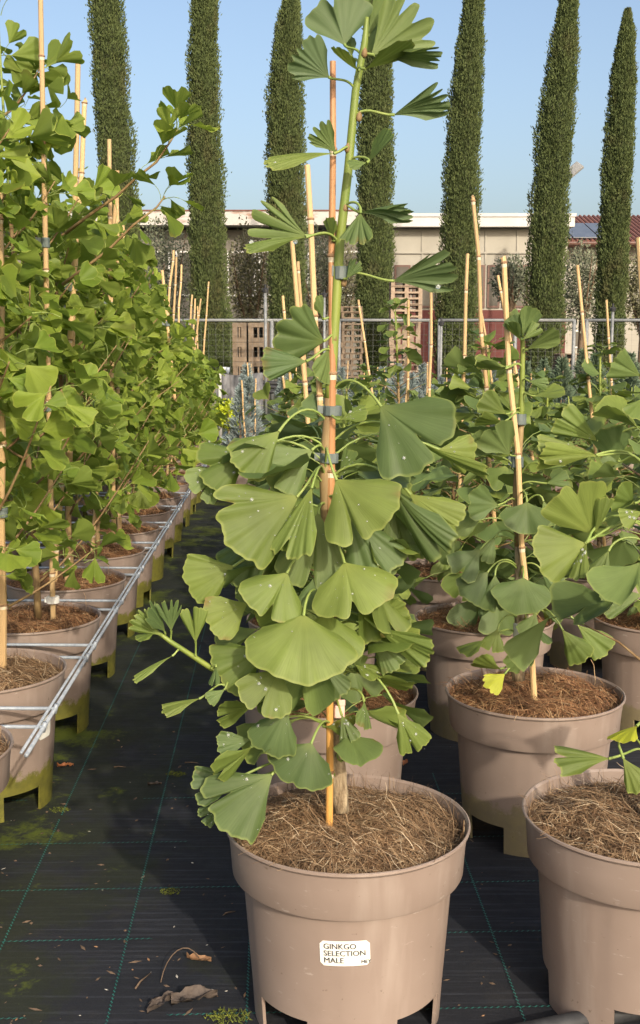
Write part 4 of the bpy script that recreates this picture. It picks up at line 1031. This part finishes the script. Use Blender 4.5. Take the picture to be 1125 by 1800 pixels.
M['maroon'] = simple('maroon_paint', (0.10, 0.020, 0.016), (0.14, 0.032, 0.024), 1.2, 0.7, 0.1, coord='World')
def rusty():
    m, nt, b, out = newmat('white_metal_parapet'); f = noisetex(nt, 2.2, 6, 0.7, 'World', (0.5, 1, 1.6))
    c = mixc(nt, ramp(nt, f, [(0.52, 0.0), (0.64, 0.85)]), (0.52, 0.50, 0.46), (0.30, 0.15, 0.09)); nt.links.new(c, b.inputs['Base Color']); b.inputs['Roughness'].default_value = .6; return m
M['parapet_rust'] = rusty()
M['parapet'] = simple('white_parapet', (0.50, 0.49, 0.46), (0.60, 0.59, 0.56), 1.5, .6, .05, coord='World')
M['roof'] = simple('red_brown_tiles', (0.15, 0.060, 0.045), (0.24, 0.105, 0.075), 6, 0.8, 0.3, coord='World')
M['solar'] = simple('solar_panel', (0.09, 0.105, 0.13), (0.13, 0.145, 0.175), 2, 0.35, 0, coord='World')
M['frame_white'] = simple('pale_frame', (0.62, 0.61, 0.58), (0.7, 0.69, 0.66), 8, .5, 0)
M['frame_brown'] = simple('brown_frame', (0.11, 0.055, 0.04), (0.15, 0.075, 0.055), 8, .5, 0)
def glassmat():
    m, nt, b, out = newmat('window_glass'); f = noisetex(nt, 1.3, 4, .6, 'World'); c = mixc(nt, f, (0.07, 0.065, 0.055), (0.17, 0.155, 0.13)); nt.links.new(c, b.inputs['Base Color']); b.inputs['Roughness'].default_value = .18; return m
M['glass'] = glassmat()
M['wood'] = simple('pallet_wood', (0.25, 0.18, 0.125), (0.39, 0.30, 0.22), 9, 0.8, 0.2, .004, (1, 8, 1), coord='World', rand=.3)
M['wood_dark'] = simple('weathered_crate_wood', (0.13, 0.095, 0.062), (0.24, 0.18, 0.125), 9, .85, .2, .004, None, coord='World', rand=.3)
M['dark'] = simple('dark_plastic', (0.012, 0.012, 0.013), (0.03, 0.03, 0.032), 9, .7, 0)
M['tarp'] = simple('dark_woven_tarp', (0.035, 0.037, 0.042), (0.20, 0.20, 0.21), 3.5, .6, .2, .01, (3, 1, 1))
M['pvc'] = simple('white_pvc', (0.60, 0.58, 0.52), (0.70, 0.68, 0.62), 8, .5, 0)
M['lampgrey'] = simple('grey_lamp_housing', (0.26, 0.26, 0.25), (0.34, 0.34, 0.33), 8, .5, 0)
M['galv_dull'] = simple('dull_galvanised_tube', (0.17, 0.18, 0.18), (0.27, 0.28, 0.28), 20, .6, 0, metal=.2)

def X(px, Y): return at(px, 613, Y).x
def Z(py, Y): return at(562.5, py, Y).z

# ------------------------------------------------------------------ little blue spruces between the ginkgos and the fence
def spruce_mesh(seed, mat, h=0.62, rad=0.17, n=1500):
    r = random.Random(seed); mb = MB()
    for i in range(n):
        t = r.random() ** .85; z = h * t; rr = rad * (1 - t) ** .85 * (.8 + .35 * math.sin(t * 26 + seed)) * math.sqrt(r.uniform(.25, 1)); a = r.uniform(0, 6.283)
        p = Vector((rr * math.cos(a), rr * math.sin(a), z)); d = Vector((math.cos(a), math.sin(a), r.uniform(.2, 1.4))).normalized() * r.uniform(.035, .06); s = d.orthogonal().normalized(); s = Quaternion(d.normalized(), r.uniform(0, 6.28)) @ s * .006
        mb.add([p - s, p + s, p + d + s * .3, p + d - s * .3], [(0, 1, 2, 3)])
    return mb.mesh('spruce_needles', mat)
SPM = [spruce_mesh(1, M['spruce']), spruce_mesh(2, M['spruce'], .7, .14), spruce_mesh(3, M['spruce'], .55, .2)]
JPM = [spruce_mesh(5, M['juniper'], .78, .26, 2200), spruce_mesh(6, M['juniper'], .85, .24, 2200)]
mb = MB(); mb.tube([(0, 0, .3), (0, 0, .8)], [.015, .006], 6); TRK = mb.mesh('trunk', M['treebark'])
r = random.Random(55); cnt = 0
ROWSP = [9.6, 10.9, 12.2, 13.6, 15.0]
for ri, y in enumerate(ROWSP):
    xs = [X(px, y) for px in range(430, 1150, int(62 + 6 * ri))]
    for ci, x in enumerate(xs):
        px = proj((x, y, .8))[0]
        jun = px > 880 and ri < 3
        root = empty('small_juniper' if jun else 'small_blue_spruce', Vector((x + r.uniform(-.06, .06), y + r.uniform(-.1, .1), 0)))
        kind_ = 'grey green juniper' if jun else 'blue grey spruce'
        tag(root, 'little potted %s, %s row behind the ginkgos, %s from the aisle' % (kind_, ordn[ri], ordn[ci]), 'conifer', 'small potted conifers before the fence')
        link('pot', POT_ME, root, Matrix.Scale(.85, 4)); link('trunk', TRK, root)
        o = link('foliage', r.choice(JPM if jun else SPM), root, Matrix.Translation((0, 0, .30)) @ Matrix.Rotation(r.uniform(0, 6), 4, 'Z') @ Matrix.Scale(r.uniform(.85, 1.12), 4)); o['kind'] = 'stuff'
        if r.random() < .55: bamboo(root, Vector((.05, -.05, .3)), Vector((.05 + r.uniform(-.05, .05), -.05, r.uniform(.95, 1.15))), .008, .007, M['bamboo'], 300 + cnt, n=6)
        cnt += 1
# lime shrub at the end of the aisle
def leaf_cloud(seed, n, c, rad, size, mat, name, parent, up=.2, shell=.45, squash=1.0):
    r = random.Random(seed); mb = MB()
    for i in range(n):
        a = r.uniform(0, 6.283); u = r.uniform(-1, 1); w = math.sqrt(1 - u * u); q = r.uniform(shell, 1) ** .6
        d0 = Vector((w * math.cos(a), w * math.sin(a), u)); k = 1 + .35 * noise.noise(d0 * 2.2 + Vector((seed, 0, 0))) + .18 * noise.noise(d0 * 5 + Vector((0, seed, 0)))
        p = Vector(c) + Vector((d0.x * rad[0], d0.y * rad[1], d0.z * rad[2])) * q * k
        d = (d0 + Vector((r.uniform(-1, 1), r.uniform(-1, 1), r.uniform(-1, 1) + up))).normalized() * size * r.uniform(.6, 1.3); s = Quaternion(d.normalized(), r.uniform(0, 6.28)) @ d.orthogonal().normalized() * d.length * .28
        mb.add([p, p + d * .5 + s, p + d, p + d * .5 - s], [(0, 1, 2, 3)])
    o = link(name, mb.mesh(name, mat), parent); return o
Yv = 10.6
c = at(402, 725, Yv); root = empty('lime_shrub', Vector((c.x, c.y, 0))); tag(root, 'bright lime yellow shrub at the end of the aisle', 'shrub')
link('pot', POT_ME, root, Matrix.Scale(.8, 4)); mb = MB(); mb.tube([(0, 0, .28), (0, 0, c.z)], [.012, .008], 6); link('stem', mb.mesh('stem', M['stem_brown']), root)
o = leaf_cloud(4, 900, (0, 0, c.z - .02), (.115, .115, .13), .035, M['lime'], 'foliage', root); o['kind'] = 'stuff'
# standpipe, tarp and sprinkler risers before the fence
def simple_pipe(name, label, cat, chain, rad, mat, extra=None, partname='tube'):
    root = empty(name, Vector((chain[0].x, chain[0].y, 0))); tag(root, label, cat)
    mb = MB(); mb.tube([p - root.location for p in chain], rad, 10); link(partname, mb.mesh(partname, mat, True), root); return root
Yp = 14.0
sp_ = simple_pipe('standpipe', 'white plastic water standpipe with a bent tap, at the end of the aisle', 'water pipe', [Vector((X(386, Yp), Yp, 0)), at(386, 652, Yp), at(388, 648, Yp), at(398, 648, Yp)], .022, M['pvc'])
mb = MB(); q = at(400, 650, Yp) - sp_.location; mb.tube([q + Vector((0, 0, .03)), q, q - Vector((0, 0, .05))], [.03, .03, .02], 8); link('tap', mb.mesh('tap', M['galv'], True), sp_)
for i, (px, pt, Yr, lb) in enumerate(((467, 512, 20, 'thin steel sprinkler riser left of the front stake'), (570, 520, 22, 'thin steel sprinkler riser just left of the front stem'), (775, 570, 21, 'short steel riser post right of the pallet stack'), (1075, 545, 21, 'steel riser post before the cypress at the right'))):
    rt_ = simple_pipe('sprinkler_riser', lb, 'sprinkler', [Vector((X(px, Yr), Yr, 0)), Vector((X(px, Yr), Yr, Z(pt, Yr)))], .026, M['galv_dull'], partname='riser'); rt_['group'] = 'sprinkler risers before the fence'
    mb = MB(); zt = Z(pt, Yr); mb.tube([(0, 0, zt - .02), (0, 0, zt + .03), (0, 0, zt + .06), (0, 0, zt + .12)], [.05, .05, .02, .015], 8); mb.box((-.06, -.012, zt + .03), (.06, .012, zt + .05)); link('sprinkler_head', mb.mesh('sprinkler_head', M['dark']), rt_)
Yt = 22.0; mb = MB(); V = []; F = []
x0, x1 = X(372, Yt), X(462, Yt); nx, nz = 30, 12
for s_ in (0, 1):
    for i in range(nx + 1):
        for j in range(nz + 1):
            u, v = i / nx, j / nz; V.append((lerp(x0, x1, u), Yt + .05 * math.sin(u * 19) * (1 - .3 * v) + .03 * noise.noise(Vector((u * 5, v * 5, 1))) + s_ * .015, lerp(0.0, Z(655, Yt) - .12 * math.sin(u * 3.14) ** 2 * .4, v)))
k0 = (nx + 1) * (nz + 1)
for i in range(nx):
    for j in range(nz): a = i * (nz + 1) + j; F.append((a, a + nz + 1, a + nz + 2, a + 1)); F.append((k0 + a + 1, k0 + a + nz + 2, k0 + a + nz + 1, k0 + a))
mb.add(V, F); tp = link('hanging_tarp', mb.mesh('hanging_tarp', M['tarp'], True)); tag(tp, 'dark woven tarp hung before the fence at the aisle end', 'tarp')

# ------------------------------------------------------------------ wire fence
YF = 26.0
M['wire'] = simple('weathered_wire', (0.10, 0.11, 0.11), (0.18, 0.19, 0.19), 20, .6, 0)
def fence_run(px0, px1, label, posts):
    root = empty('wire_fence', Vector((X((px0 + px1) / 2, YF), YF, 0))); tag(root, label, 'fence', 'wire fence runs'); ox = root.location.x
    zt = Z(563, YF); a, b2 = X(px0, YF) - ox, X(px1, YF) - ox
    mb = MB(); mb.tube([(a, 0, zt), (b2, 0, zt)], .035, 8); link('top_rail', mb.mesh('top_rail', M['galv_dull'], True), root)
    for p in posts:
        x = X(p, YF) - ox; mb = MB(); mb.tube([(x, 0, 0), (x, 0, zt)], .042, 8); link('post', mb.mesh('post', M['galv_dull'], True), root)
    mb = MB(); n = int((b2 - a) / .16)
    for i in range(n + 1):
        x = lerp(a, b2, i / n); mb.box((x - .0016, .045, .02), (x + .0016, .049, zt - .03))
    for j in range(15): z = .05 + j * (zt - .12) / 14; mb.box((a, .050, z - .0010), (b2, .054, z + .0010))
    o = link('wire_mesh', mb.mesh('wire_mesh', M['wire']), root); o['kind'] = 'stuff'
fence_run(225, 585, 'steel wire fence run behind the left row and the tarp', (240, 330, 478, 491, 583))
fence_run(592, 758, 'steel wire fence run before the tall pallet stack', (596, 756))
fence_run(770, 1010, 'steel wire fence run from the pallets to the right cypress', (772, 905, 1008))
fence_run(1022, 1300, 'steel wire fence run at the right edge', (1030, 1180))
mb = MB(); yb = 24.4
for i in range(3):
    pts = [(X(px, yb), yb + .1 * i, .28 + .12 * i + .05 * math.sin(px * .03 + i)) for px in range(380, 1200, 40)]
    mb = MB(); mb.tube(pts, .045, 8); o = link('black_hose', mb.mesh('black_hose', M['dark'], True)); tag(o, 'black hose running along the fence foot, %s of three' % ['lowest', 'middle one', 'topmost'][i], 'hose', 'hoses along the fence')

# ------------------------------------------------------------------ pallets
def pallet_mesh(mat, upright=False):
    mb = MB(); W, D, H = 1.0, .8, .138
    for k in range(5): x = -W/2; y = -D/2 + k * (D - .12) / 4; mb.box((x, y, H - .022), (x + W, y + .12, H))
    for k in range(3):
        y = -D/2 + k * (D - .1) / 2
        mb.box((-W/2 + .002, y, 0), (W/2 - .002, y + .1, .02))
        for q in range(3): xx = -W/2 + .003 + q * (W - .126) / 2; mb.box((xx, y + .002, .0205), (xx + .12, y + .098, H - .0445))
    for q in range(3): xx = -W/2 + .003 + q * (W - .126) / 2; mb.box((xx, -D/2 + .003, H - .044), (xx + .12, D/2 - .003, H - .0225))
    return mb.mesh('pallet', mat)
PAL, PALD = pallet_mesh(M['wood']), pallet_mesh(M['wood_dark'])
def stack(px0, px1, n, Y, me, where, z0=0.0, cnt0=0):
    w = X(px1, Y) - X(px0, Y); xc = (X(px0, Y) + X(px1, Y)) / 2; r = random.Random(int(px0))
    for i in range(n):
        o = link('wooden_pallet', me); o.location = (xc + r.uniform(-.02, .02), Y + .4 + r.uniform(-.03, .03), z0 + i * .1395); o.scale = (w / 1.0, 1, 1); o.rotation_euler.z = r.uniform(-.02, .02)
        tag(o, 'flat wooden pallet, %s up in the %s' % (ordn[i], where), 'pallet', 'pallets stacked behind the fence')
YS = 27.2
stack(686, 741, 9, YS, PAL, 'tall stack left of the maroon wall')
# two pallets stood on edge half way up the tall stack
zb = 9 * .1395 + .002
for i in range(2):
    o = link('wooden_pallet', PAL); o.rotation_euler = (R(90), R(90), 0); o.scale = (.58, .93, 1); o.location = (X(713, YS), YS + .42 + i * .16, zb + .29)
    tag(o, 'wooden pallet stood on edge, %s of two in the tall stack' % ['nearer', 'farther'][i], 'pallet', 'pallets stacked behind the fence')
zb2 = zb + .585
w = X(741, YS) - X(686, YS)
for i in range(7):
    o = link('wooden_pallet', PAL); o.location = (X(714, YS), YS + .4 + .01 * (i % 3), zb2 + i * .1395); o.scale = (w, 1, 1); tag(o, 'flat pallet, %s up above the ones on edge in the tall stack' % ordn[i], 'pallet', 'pallets stacked behind the fence')
stack(600, 638, 16, YS + .4, PALD, 'grey stack just right of the front stem')
stack(985, 1032, 8, YS + .2, PALD, 'low stack between the two right cypresses')
stack(830, 868, 7, YS + .2, PALD, 'low stack behind the forked stake')
# slatted crates with square openings
def crate_front(px0, px1, n, Y, where):
    x0, x1 = X(px0, Y), X(px1, Y); h = .46
    for i in range(n):
        root = empty('wooden_crate', Vector(((x0 + x1) / 2, Y, i * h))); tag(root, 'wooden crate with dark square opening, %s up in the %s' % (ordn[i], where), 'crate', 'crates behind the fence'); w2 = (x1 - x0) / 2 - .01
        for (lo, hi) in (((-w2, 0, .005), (w2, .9, .11)), ((-w2, 0, .35), (w2, .9, .455)), ((-w2, 0.004, .111), (-w2 + .12, .9, .349)), ((w2 - .12, .004, .111), (w2, .9, .349)), ((-.02, .02, .112), (.02, .06, .348))):
            mb = MB(); mb.box(lo, hi); link('board', mb.mesh('board', M['wood_dark']), root)
        mb = MB(); mb.box((-w2 + .121, .5, .112), (w2 - .121, .52, .348)); link('shade_panel', mb.mesh('shade_panel', M['dark']), root)  # dark sheet set halfway in, stands in for the shade inside the opening
crate_front(408, 434, 4, YS, 'column right of the second cypress'); crate_front(436, 472, 4, YS, 'column left of the sprinkler riser')

# ------------------------------------------------------------------ cypresses
def cypress(ctrl, top_py, Y, seed, label):
    ctrl = [(a_, b_, c_ * 0.86) for a_, b_, c_ in ctrl]
    """ctrl: (py, centre px, half width px) down the tree"""
    r = random.Random(seed); base = Vector((X(ctrl[-1][1], Y), Y, 0)); root = empty('cypress_tree', base); tag(root, label, 'tree', 'row of columnar cypresses')
    prof = []
    for py, cx, hw in ctrl: prof.append((Z(py, Y), X(cx, Y) - base.x, hw / FPX * Y))
    prof.append((.5, prof[-1][1] * .5, prof[-1][2] * .85)); prof.sort()
    ztop = prof[-1][0]
    def P(z):
        if z <= prof[0][0]: return prof[0][1], prof[0][2]
        for a, b2 in zip(prof, prof[1:]):
            if a[0] <= z <= b2[0]:
                t = (z - a[0]) / (b2[0] - a[0]); return lerp(a[1], b2[1], t), lerp(a[2], b2[2], t)
        return prof[-1][1], prof[-1][2]
    def disp(a, z):
        v = Vector((math.cos(a) * 1.3, math.sin(a) * 1.3, z * 1.1 + seed)); w = Vector((math.cos(a) * 3, math.sin(a) * 3, z * 3.2 + seed))
        return 1 + .20 * noise.noise(v * 1.1) + .20 * noise.noise(w) + .10 * noise.noise(w * 2.7)
    mb = MB(); mb.tube([(0, 0, 0), (0, 0, .7), (prof[1][1], 0, 3)], [.14, .12, .08], 8); link('trunk', mb.mesh('trunk', M['treebark'], True), root)
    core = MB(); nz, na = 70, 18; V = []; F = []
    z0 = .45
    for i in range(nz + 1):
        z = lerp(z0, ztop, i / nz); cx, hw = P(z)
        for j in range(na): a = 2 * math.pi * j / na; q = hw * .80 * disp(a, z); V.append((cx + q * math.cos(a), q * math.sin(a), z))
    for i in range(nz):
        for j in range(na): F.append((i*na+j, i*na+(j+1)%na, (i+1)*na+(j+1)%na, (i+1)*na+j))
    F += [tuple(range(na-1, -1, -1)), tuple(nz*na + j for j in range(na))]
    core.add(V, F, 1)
    n = 34000
    for i in range(n):
        z = lerp(z0, ztop, r.random()); cx, hw = P(z); a = r.uniform(0, 6.283)
        if math.sin(a) > .55 : a = -a     # far side needs fewer
        q = hw * disp(a, z) * r.uniform(.78, 1.06) * (1.0 if r.random() < .97 else r.uniform(1.05, 1.25)); p = Vector((cx + q * math.cos(a), q * math.sin(a), z))
        d = Vector((math.cos(a) * r.uniform(.1, .8), math.sin(a) * r.uniform(.1, .8), r.uniform(.5, 1.2))).normalized() * r.uniform(.04, .10)
        s = Quaternion(d.normalized(), r.uniform(0, 6.28)) @ d.orthogonal().normalized() * r.uniform(.010, .020)
        core.add([p - s * .5, p + d * .5 - s, p + d, p + d * .5 + s], [(0, 1, 2, 3)], 0)
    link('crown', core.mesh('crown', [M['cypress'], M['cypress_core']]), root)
YC = 30.0
cypress([(-190, 200, 6), (-90, 202, 24), (0, 203, 32), (150, 206, 33), (300, 213, 35), (450, 222, 36), (660, 232, 38)], 0, YC, 1, 'leftmost columnar cypress behind the tall left ginkgo')
cypress([(-110, 374, 4), (-40, 372, 18), (0, 370, 23), (120, 364, 28), (250, 364, 32), (400, 367, 35), (520, 370, 37), (670, 382, 40)], 0, YC, 2, 'second cypress from the left, standing clear against the sky')
cypress([(-30, 514, 3), (0, 514, 13), (60, 510, 24), (120, 506, 30), (200, 503, 35), (320, 503, 36), (500, 505, 35), (670, 507, 37)], 0, YC, 3, 'cypress just left of the front stem, behind its leaves')
cypress([(-90, 660, 4), (20, 659, 20), (130, 658, 30), (250, 657, 34), (400, 657, 33), (520, 656, 35), (670, 654, 32)], 0, YC, 4, 'cypress just right of the front stem, left of the pallet stack')
cypress([(-80, 824, 4), (0, 822, 17), (80, 817, 24), (200, 810, 31), (320, 806, 34), (480, 803, 36), (560, 800, 44), (670, 798, 42)], 0, YC, 5, 'cypress right of the pallet stack, before the cream wall')
cypress([(-70, 984, 4), (0, 981, 16), (80, 976, 25), (200, 966, 33), (330, 960, 35), (480, 955, 37), (600, 955, 37), (670, 953, 38)], 0, YC, 6, 'second cypress from the right, with a floodlight behind it')
cypress([(18, 1082, 3), (60, 1081, 14), (140, 1078, 22), (260, 1074, 27), (420, 1072, 28), (560, 1070, 29), (670, 1068, 30)], 0, YC, 7, 'rightmost and shortest cypress, its tip in the picture')

# ------------------------------------------------------------------ olive trees and shrubs between cypresses and building
def bush(px, py_top, hw, Y, mat, label, seed, py_bot=640, n=2600, name='olive_tree', size=.085):
    base = Vector((X(px, Y), Y, 0)); root = empty(name, base); tag(root, label, 'tree', 'grey green trees before the building'); zt, zb = Z(py_top, Y), Z(py_bot, Y); r = random.Random(seed); hwm = hw / FPX * Y
    mb = MB(); mb.tube([(0, 0, 0), (.05, 0, zb), (.0, 0, lerp(zb, zt, .5))], [.10, .085, .05], 8); link('trunk', mb.mesh('trunk', M['treebark'], True), root)
    for i in range(7):
        a = r.uniform(0, 6.283); mb = MB(); mb.tube([(.04, 0, zb * lerp(.75, 1.1, r.random())), (math.cos(a) * hwm * .4, math.sin(a) * .4, lerp(zb, zt, .35)), (math.cos(a) * hwm * .75, math.sin(a) * .7, lerp(zb, zt, r.uniform(.5, .9)))], [.045, .03, .012], 5); link('limb', mb.mesh('limb', M['treebark']), root)
    for i in range(5):
        cx = r.uniform(-.45, .45) * hwm; cz = lerp(zb, zt, r.uniform(.35, .75)); 
    mbs = None
    o = leaf_cloud(seed, n * 2, (0, 0, (zt + zb) / 2 + .1), (hwm, min(hwm, 1.0), (zt - zb) / 2), size, mat, 'crown', root, shell=.12)
YO = 33.0
bush(285, 385, 60, YO, M['olive'], 'olive tree between the two left cypresses', 11, 600, 3000)
bush(440, 405, 46, YO, M['shrub'], 'brownish shrub tree between second and third cypress', 12, 600, 2600)
bush(560, 402, 46, YO, M['olive'], 'olive tree directly behind the front stem', 13, 600, 2200)
bush(895, 455, 34, YO, M['olive'], 'small olive before the window wall, left of the sixth cypress', 14, 540, 1500)
bush(1018, 432, 36, YO, M['olive'], 'olive tree between the two right cypresses', 15, 590, 2200)
bush(1125, 445, 34, YO, M['shrub'], 'olive tree cut off by the right edge behind the last cypress', 16, 590, 1800)
bush(180, 400, 60, YO, M['olive'], 'olive tree behind the leftmost cypress', 17, 600, 2000)
bush(600, 420, 40, YO + 1, M['shrub'], 'brownish shrub right of the front stem behind the pallets', 18, 600, 1600)

# ------------------------------------------------------------------ building and house
YB = 40.0
bd = empty('flat_roofed_building', Vector((X(560, YB), YB, 0))); tag(bd, 'long cream flat-roofed building with a white parapet and maroon base', 'building'); ox = bd.location
def bpart(name, lo, hi, mat, parent=None, bev=0):
    mb = MB(); mb.box((lo[0] - ox.x, lo[1] - ox.y, lo[2]), (hi[0] - ox.x, hi[1] - ox.y, hi[2])); return link(name, mb.mesh(name, mat), parent or bd)
xl, xm, xr = X(-40, YB), X(688, YB), X(992, YB)
bpart('wall', (xm, YB, Z(545, YB)), (xr, YB + 9, Z(402, YB)), M['wall'])
bpart('maroon_base_wall', (xm - .02, YB - .05, 0), (xr + .01, YB + 8.9, Z(545, YB) - .004), M['maroon'])
bpart('shade_toned_wall', (xl, YB + .3, 0), (xm - .03, YB + 9, Z(402, YB) - .01), M['wall_shade'])  # left wall, its shadow painted by the darker colour
bpart('parapet', (xm - .004, YB - .5, Z(401, YB)), (xr + .12, YB + 9.2, Z(384, YB)), M['parapet'])
bpart('parapet_cap', (xm + .01, YB - .54, Z(383.8, YB)), (xr + .16, YB + 9.1, Z(378, YB)), M['parapet'])
bpart('rusty_parapet', (xl, YB - .45, Z(398, YB)), (xm - .01, YB + 9.1, Z(374, YB)), M['parapet_rust'])
bpart('rust_cap', (xl, YB - .48, Z(373.8, YB)), (xm - .012, YB + 9.05, Z(371.5, YB)), M['roof'])
# panel joints as slim proud ribs, windows with frames and panes
for px in (740, 795, 850, 905, 960): bpart('rib', (X(px, YB) - .03, YB - .035, Z(464, YB)), (X(px, YB) + .03, YB - .002, Z(404, YB)), M['wall'])
bpart('ledge', (xm + .02, YB - .06, Z(446, YB)), (xr - .02, YB - .003, Z(443.5, YB)), M['wall'])
for i, (a, b2) in enumerate(((692, 720), (724, 772), (776, 850), (854, 876), (880, 925), (929, 975))):
    w = bpart('window', (X(a, YB), YB - .06, Z(541, YB)), (X(b2, YB), YB - .004, Z(466, YB)), M['frame_brown'])
    e = .07
    bpart('pane', (X(a, YB) + e, YB - .068, Z(541, YB) + e), (X(b2, YB) - e, YB - .061, Z(466, YB) - e), M['glass'], w)
for i, (a, b2) in enumerate(((250, 300), (310, 345), (400, 450), (455, 500), (540, 590), (600, 650))):
    w = bpart('window', (X(a, YB), YB + .24, Z(520, YB)), (X(b2, YB), YB + .296, Z(440, YB)), M['frame_white'])
    bpart('pane', (X(a, YB) + .06, YB + .232, Z(520, YB) + .06), (X(b2, YB) - .06, YB + .239, Z(440, YB) - .06), M['glass'], w)
YH = 45.0
hs = empty('tiled_house', Vector((X(1090, YH), YH, 0))); tag(hs, 'cream house with a red-brown tiled roof and solar panels at the right', 'building'); ox = hs.location
xa, xb = X(960, YH), X(1420, YH)
bpart('wall', (xa, YH, 0), (xb, YH + 8, Z(432, YH)), M['wall'], hs)
ze, zr = Z(428, YH), Z(380, YH + 4); mb = MB(); e0, e1 = xa - .5 - ox.x, xb + .5 - ox.x
mb.add([(e0, -.9, ze), (e1, -.9, ze), (e1, 4, zr), (e0, 4, zr), (e0, 8.8, ze), (e1, 8.8, ze), (e0, -.9, ze - .15), (e1, -.9, ze - .15), (e0, 8.8, ze - .15), (e1, 8.8, ze - .15)], [(0,1,2,3),(3,2,5,4),(6,7,1,0),(6,8,9,7),(8,4,5,9),(0,3,4,8,6),(1,7,9,5,2)]); rf = link('roof', mb.mesh('roof', M['roof']), hs)
sl = (zr - ze) / 4.9
nt_ = 60
for i in range(nt_):     # ridge of rounded tile courses running up the slope
    x = lerp(e0 + .1, e1 - .1, i / (nt_ - 1)); mb = MB(); mb.tube([(x, -.92, ze + .01), (x, 3.98, zr + .01)], .055, 6); link('tile_course', mb.mesh('tile_course', M['roof']), rf)
mb = MB(); mb.tube([(e0, -.98, ze - .08), (e1, -.98, ze - .08)], .07, 8); link('gutter', mb.mesh('gutter', M['frame_brown']), hs)
for i in range(3):
    a, b2 = X(990, YH) - ox.x + i * 1.0 - .9, X(990, YH) - ox.x + (i + 1) * 1.0 - .95
    if i == 2: b2 = a + .6
    mb = MB(); off = .13
    mb.add([(a, -.75, ze + .15 * sl + off), (b2, -.75, ze + .15 * sl + off), (b2, 1.9, ze + 2.8 * sl + off), (a, 1.9, ze + 2.8 * sl + off), (a, -.75, ze + .15 * sl + off - .04), (b2, -.75, ze + .15 * sl + off - .04), (b2, 1.9, ze + 2.8 * sl + off - .04), (a, 1.9, ze + 2.8 * sl + off - .04)], [(0,1,2,3),(7,6,5,4),(0,4,5,1),(1,5,6,2),(2,6,7,3),(3,7,4,0)])
    link('solar_panel', mb.mesh('solar_panel', M['solar']), hs)
w = bpart('window', (X(1007, YH), YH - .06, Z(612, YH)), (X(1022, YH), YH - .003, Z(580, YH)), M['frame_white'], hs); bpart('pane', (X(1009, YH), YH - .068, Z(609, YH)), (X(1020, YH), YH - .0605, Z(583, YH)), M['glass'], w)
# floodlight on a mast behind the cypress
YL = 36.0
lm = empty('floodlight_mast', Vector((X(978, YL), YL, 0))); tag(lm, 'grey floodlight on a mast peeking out behind a cypress', 'floodlight'); zt = Z(318, YL)
mb = MB(); mb.tube([(0, 0, 0), (0, 0, zt)], [.07, .05], 8); mb.tube([(0, 0, zt - .05), (.22, -.03, zt + .12), (.34, -.03, zt + .2)], .03, 6); link('mast', mb.mesh('mast', M['lampgrey'], True), lm)
mb = MB(); mb.box((-.24, -.18, -.045), (.24, .18, .045)); me = mb.mesh('lamp_head', M['lampgrey']); bevel_mesh(me, .02); link('lamp_head', me, lm, Matrix.Translation((.38, -.05, zt + .33)) @ Matrix.Rotation(R(-40), 4, 'Y') @ Matrix.Rotation(R(42), 4, 'X'))
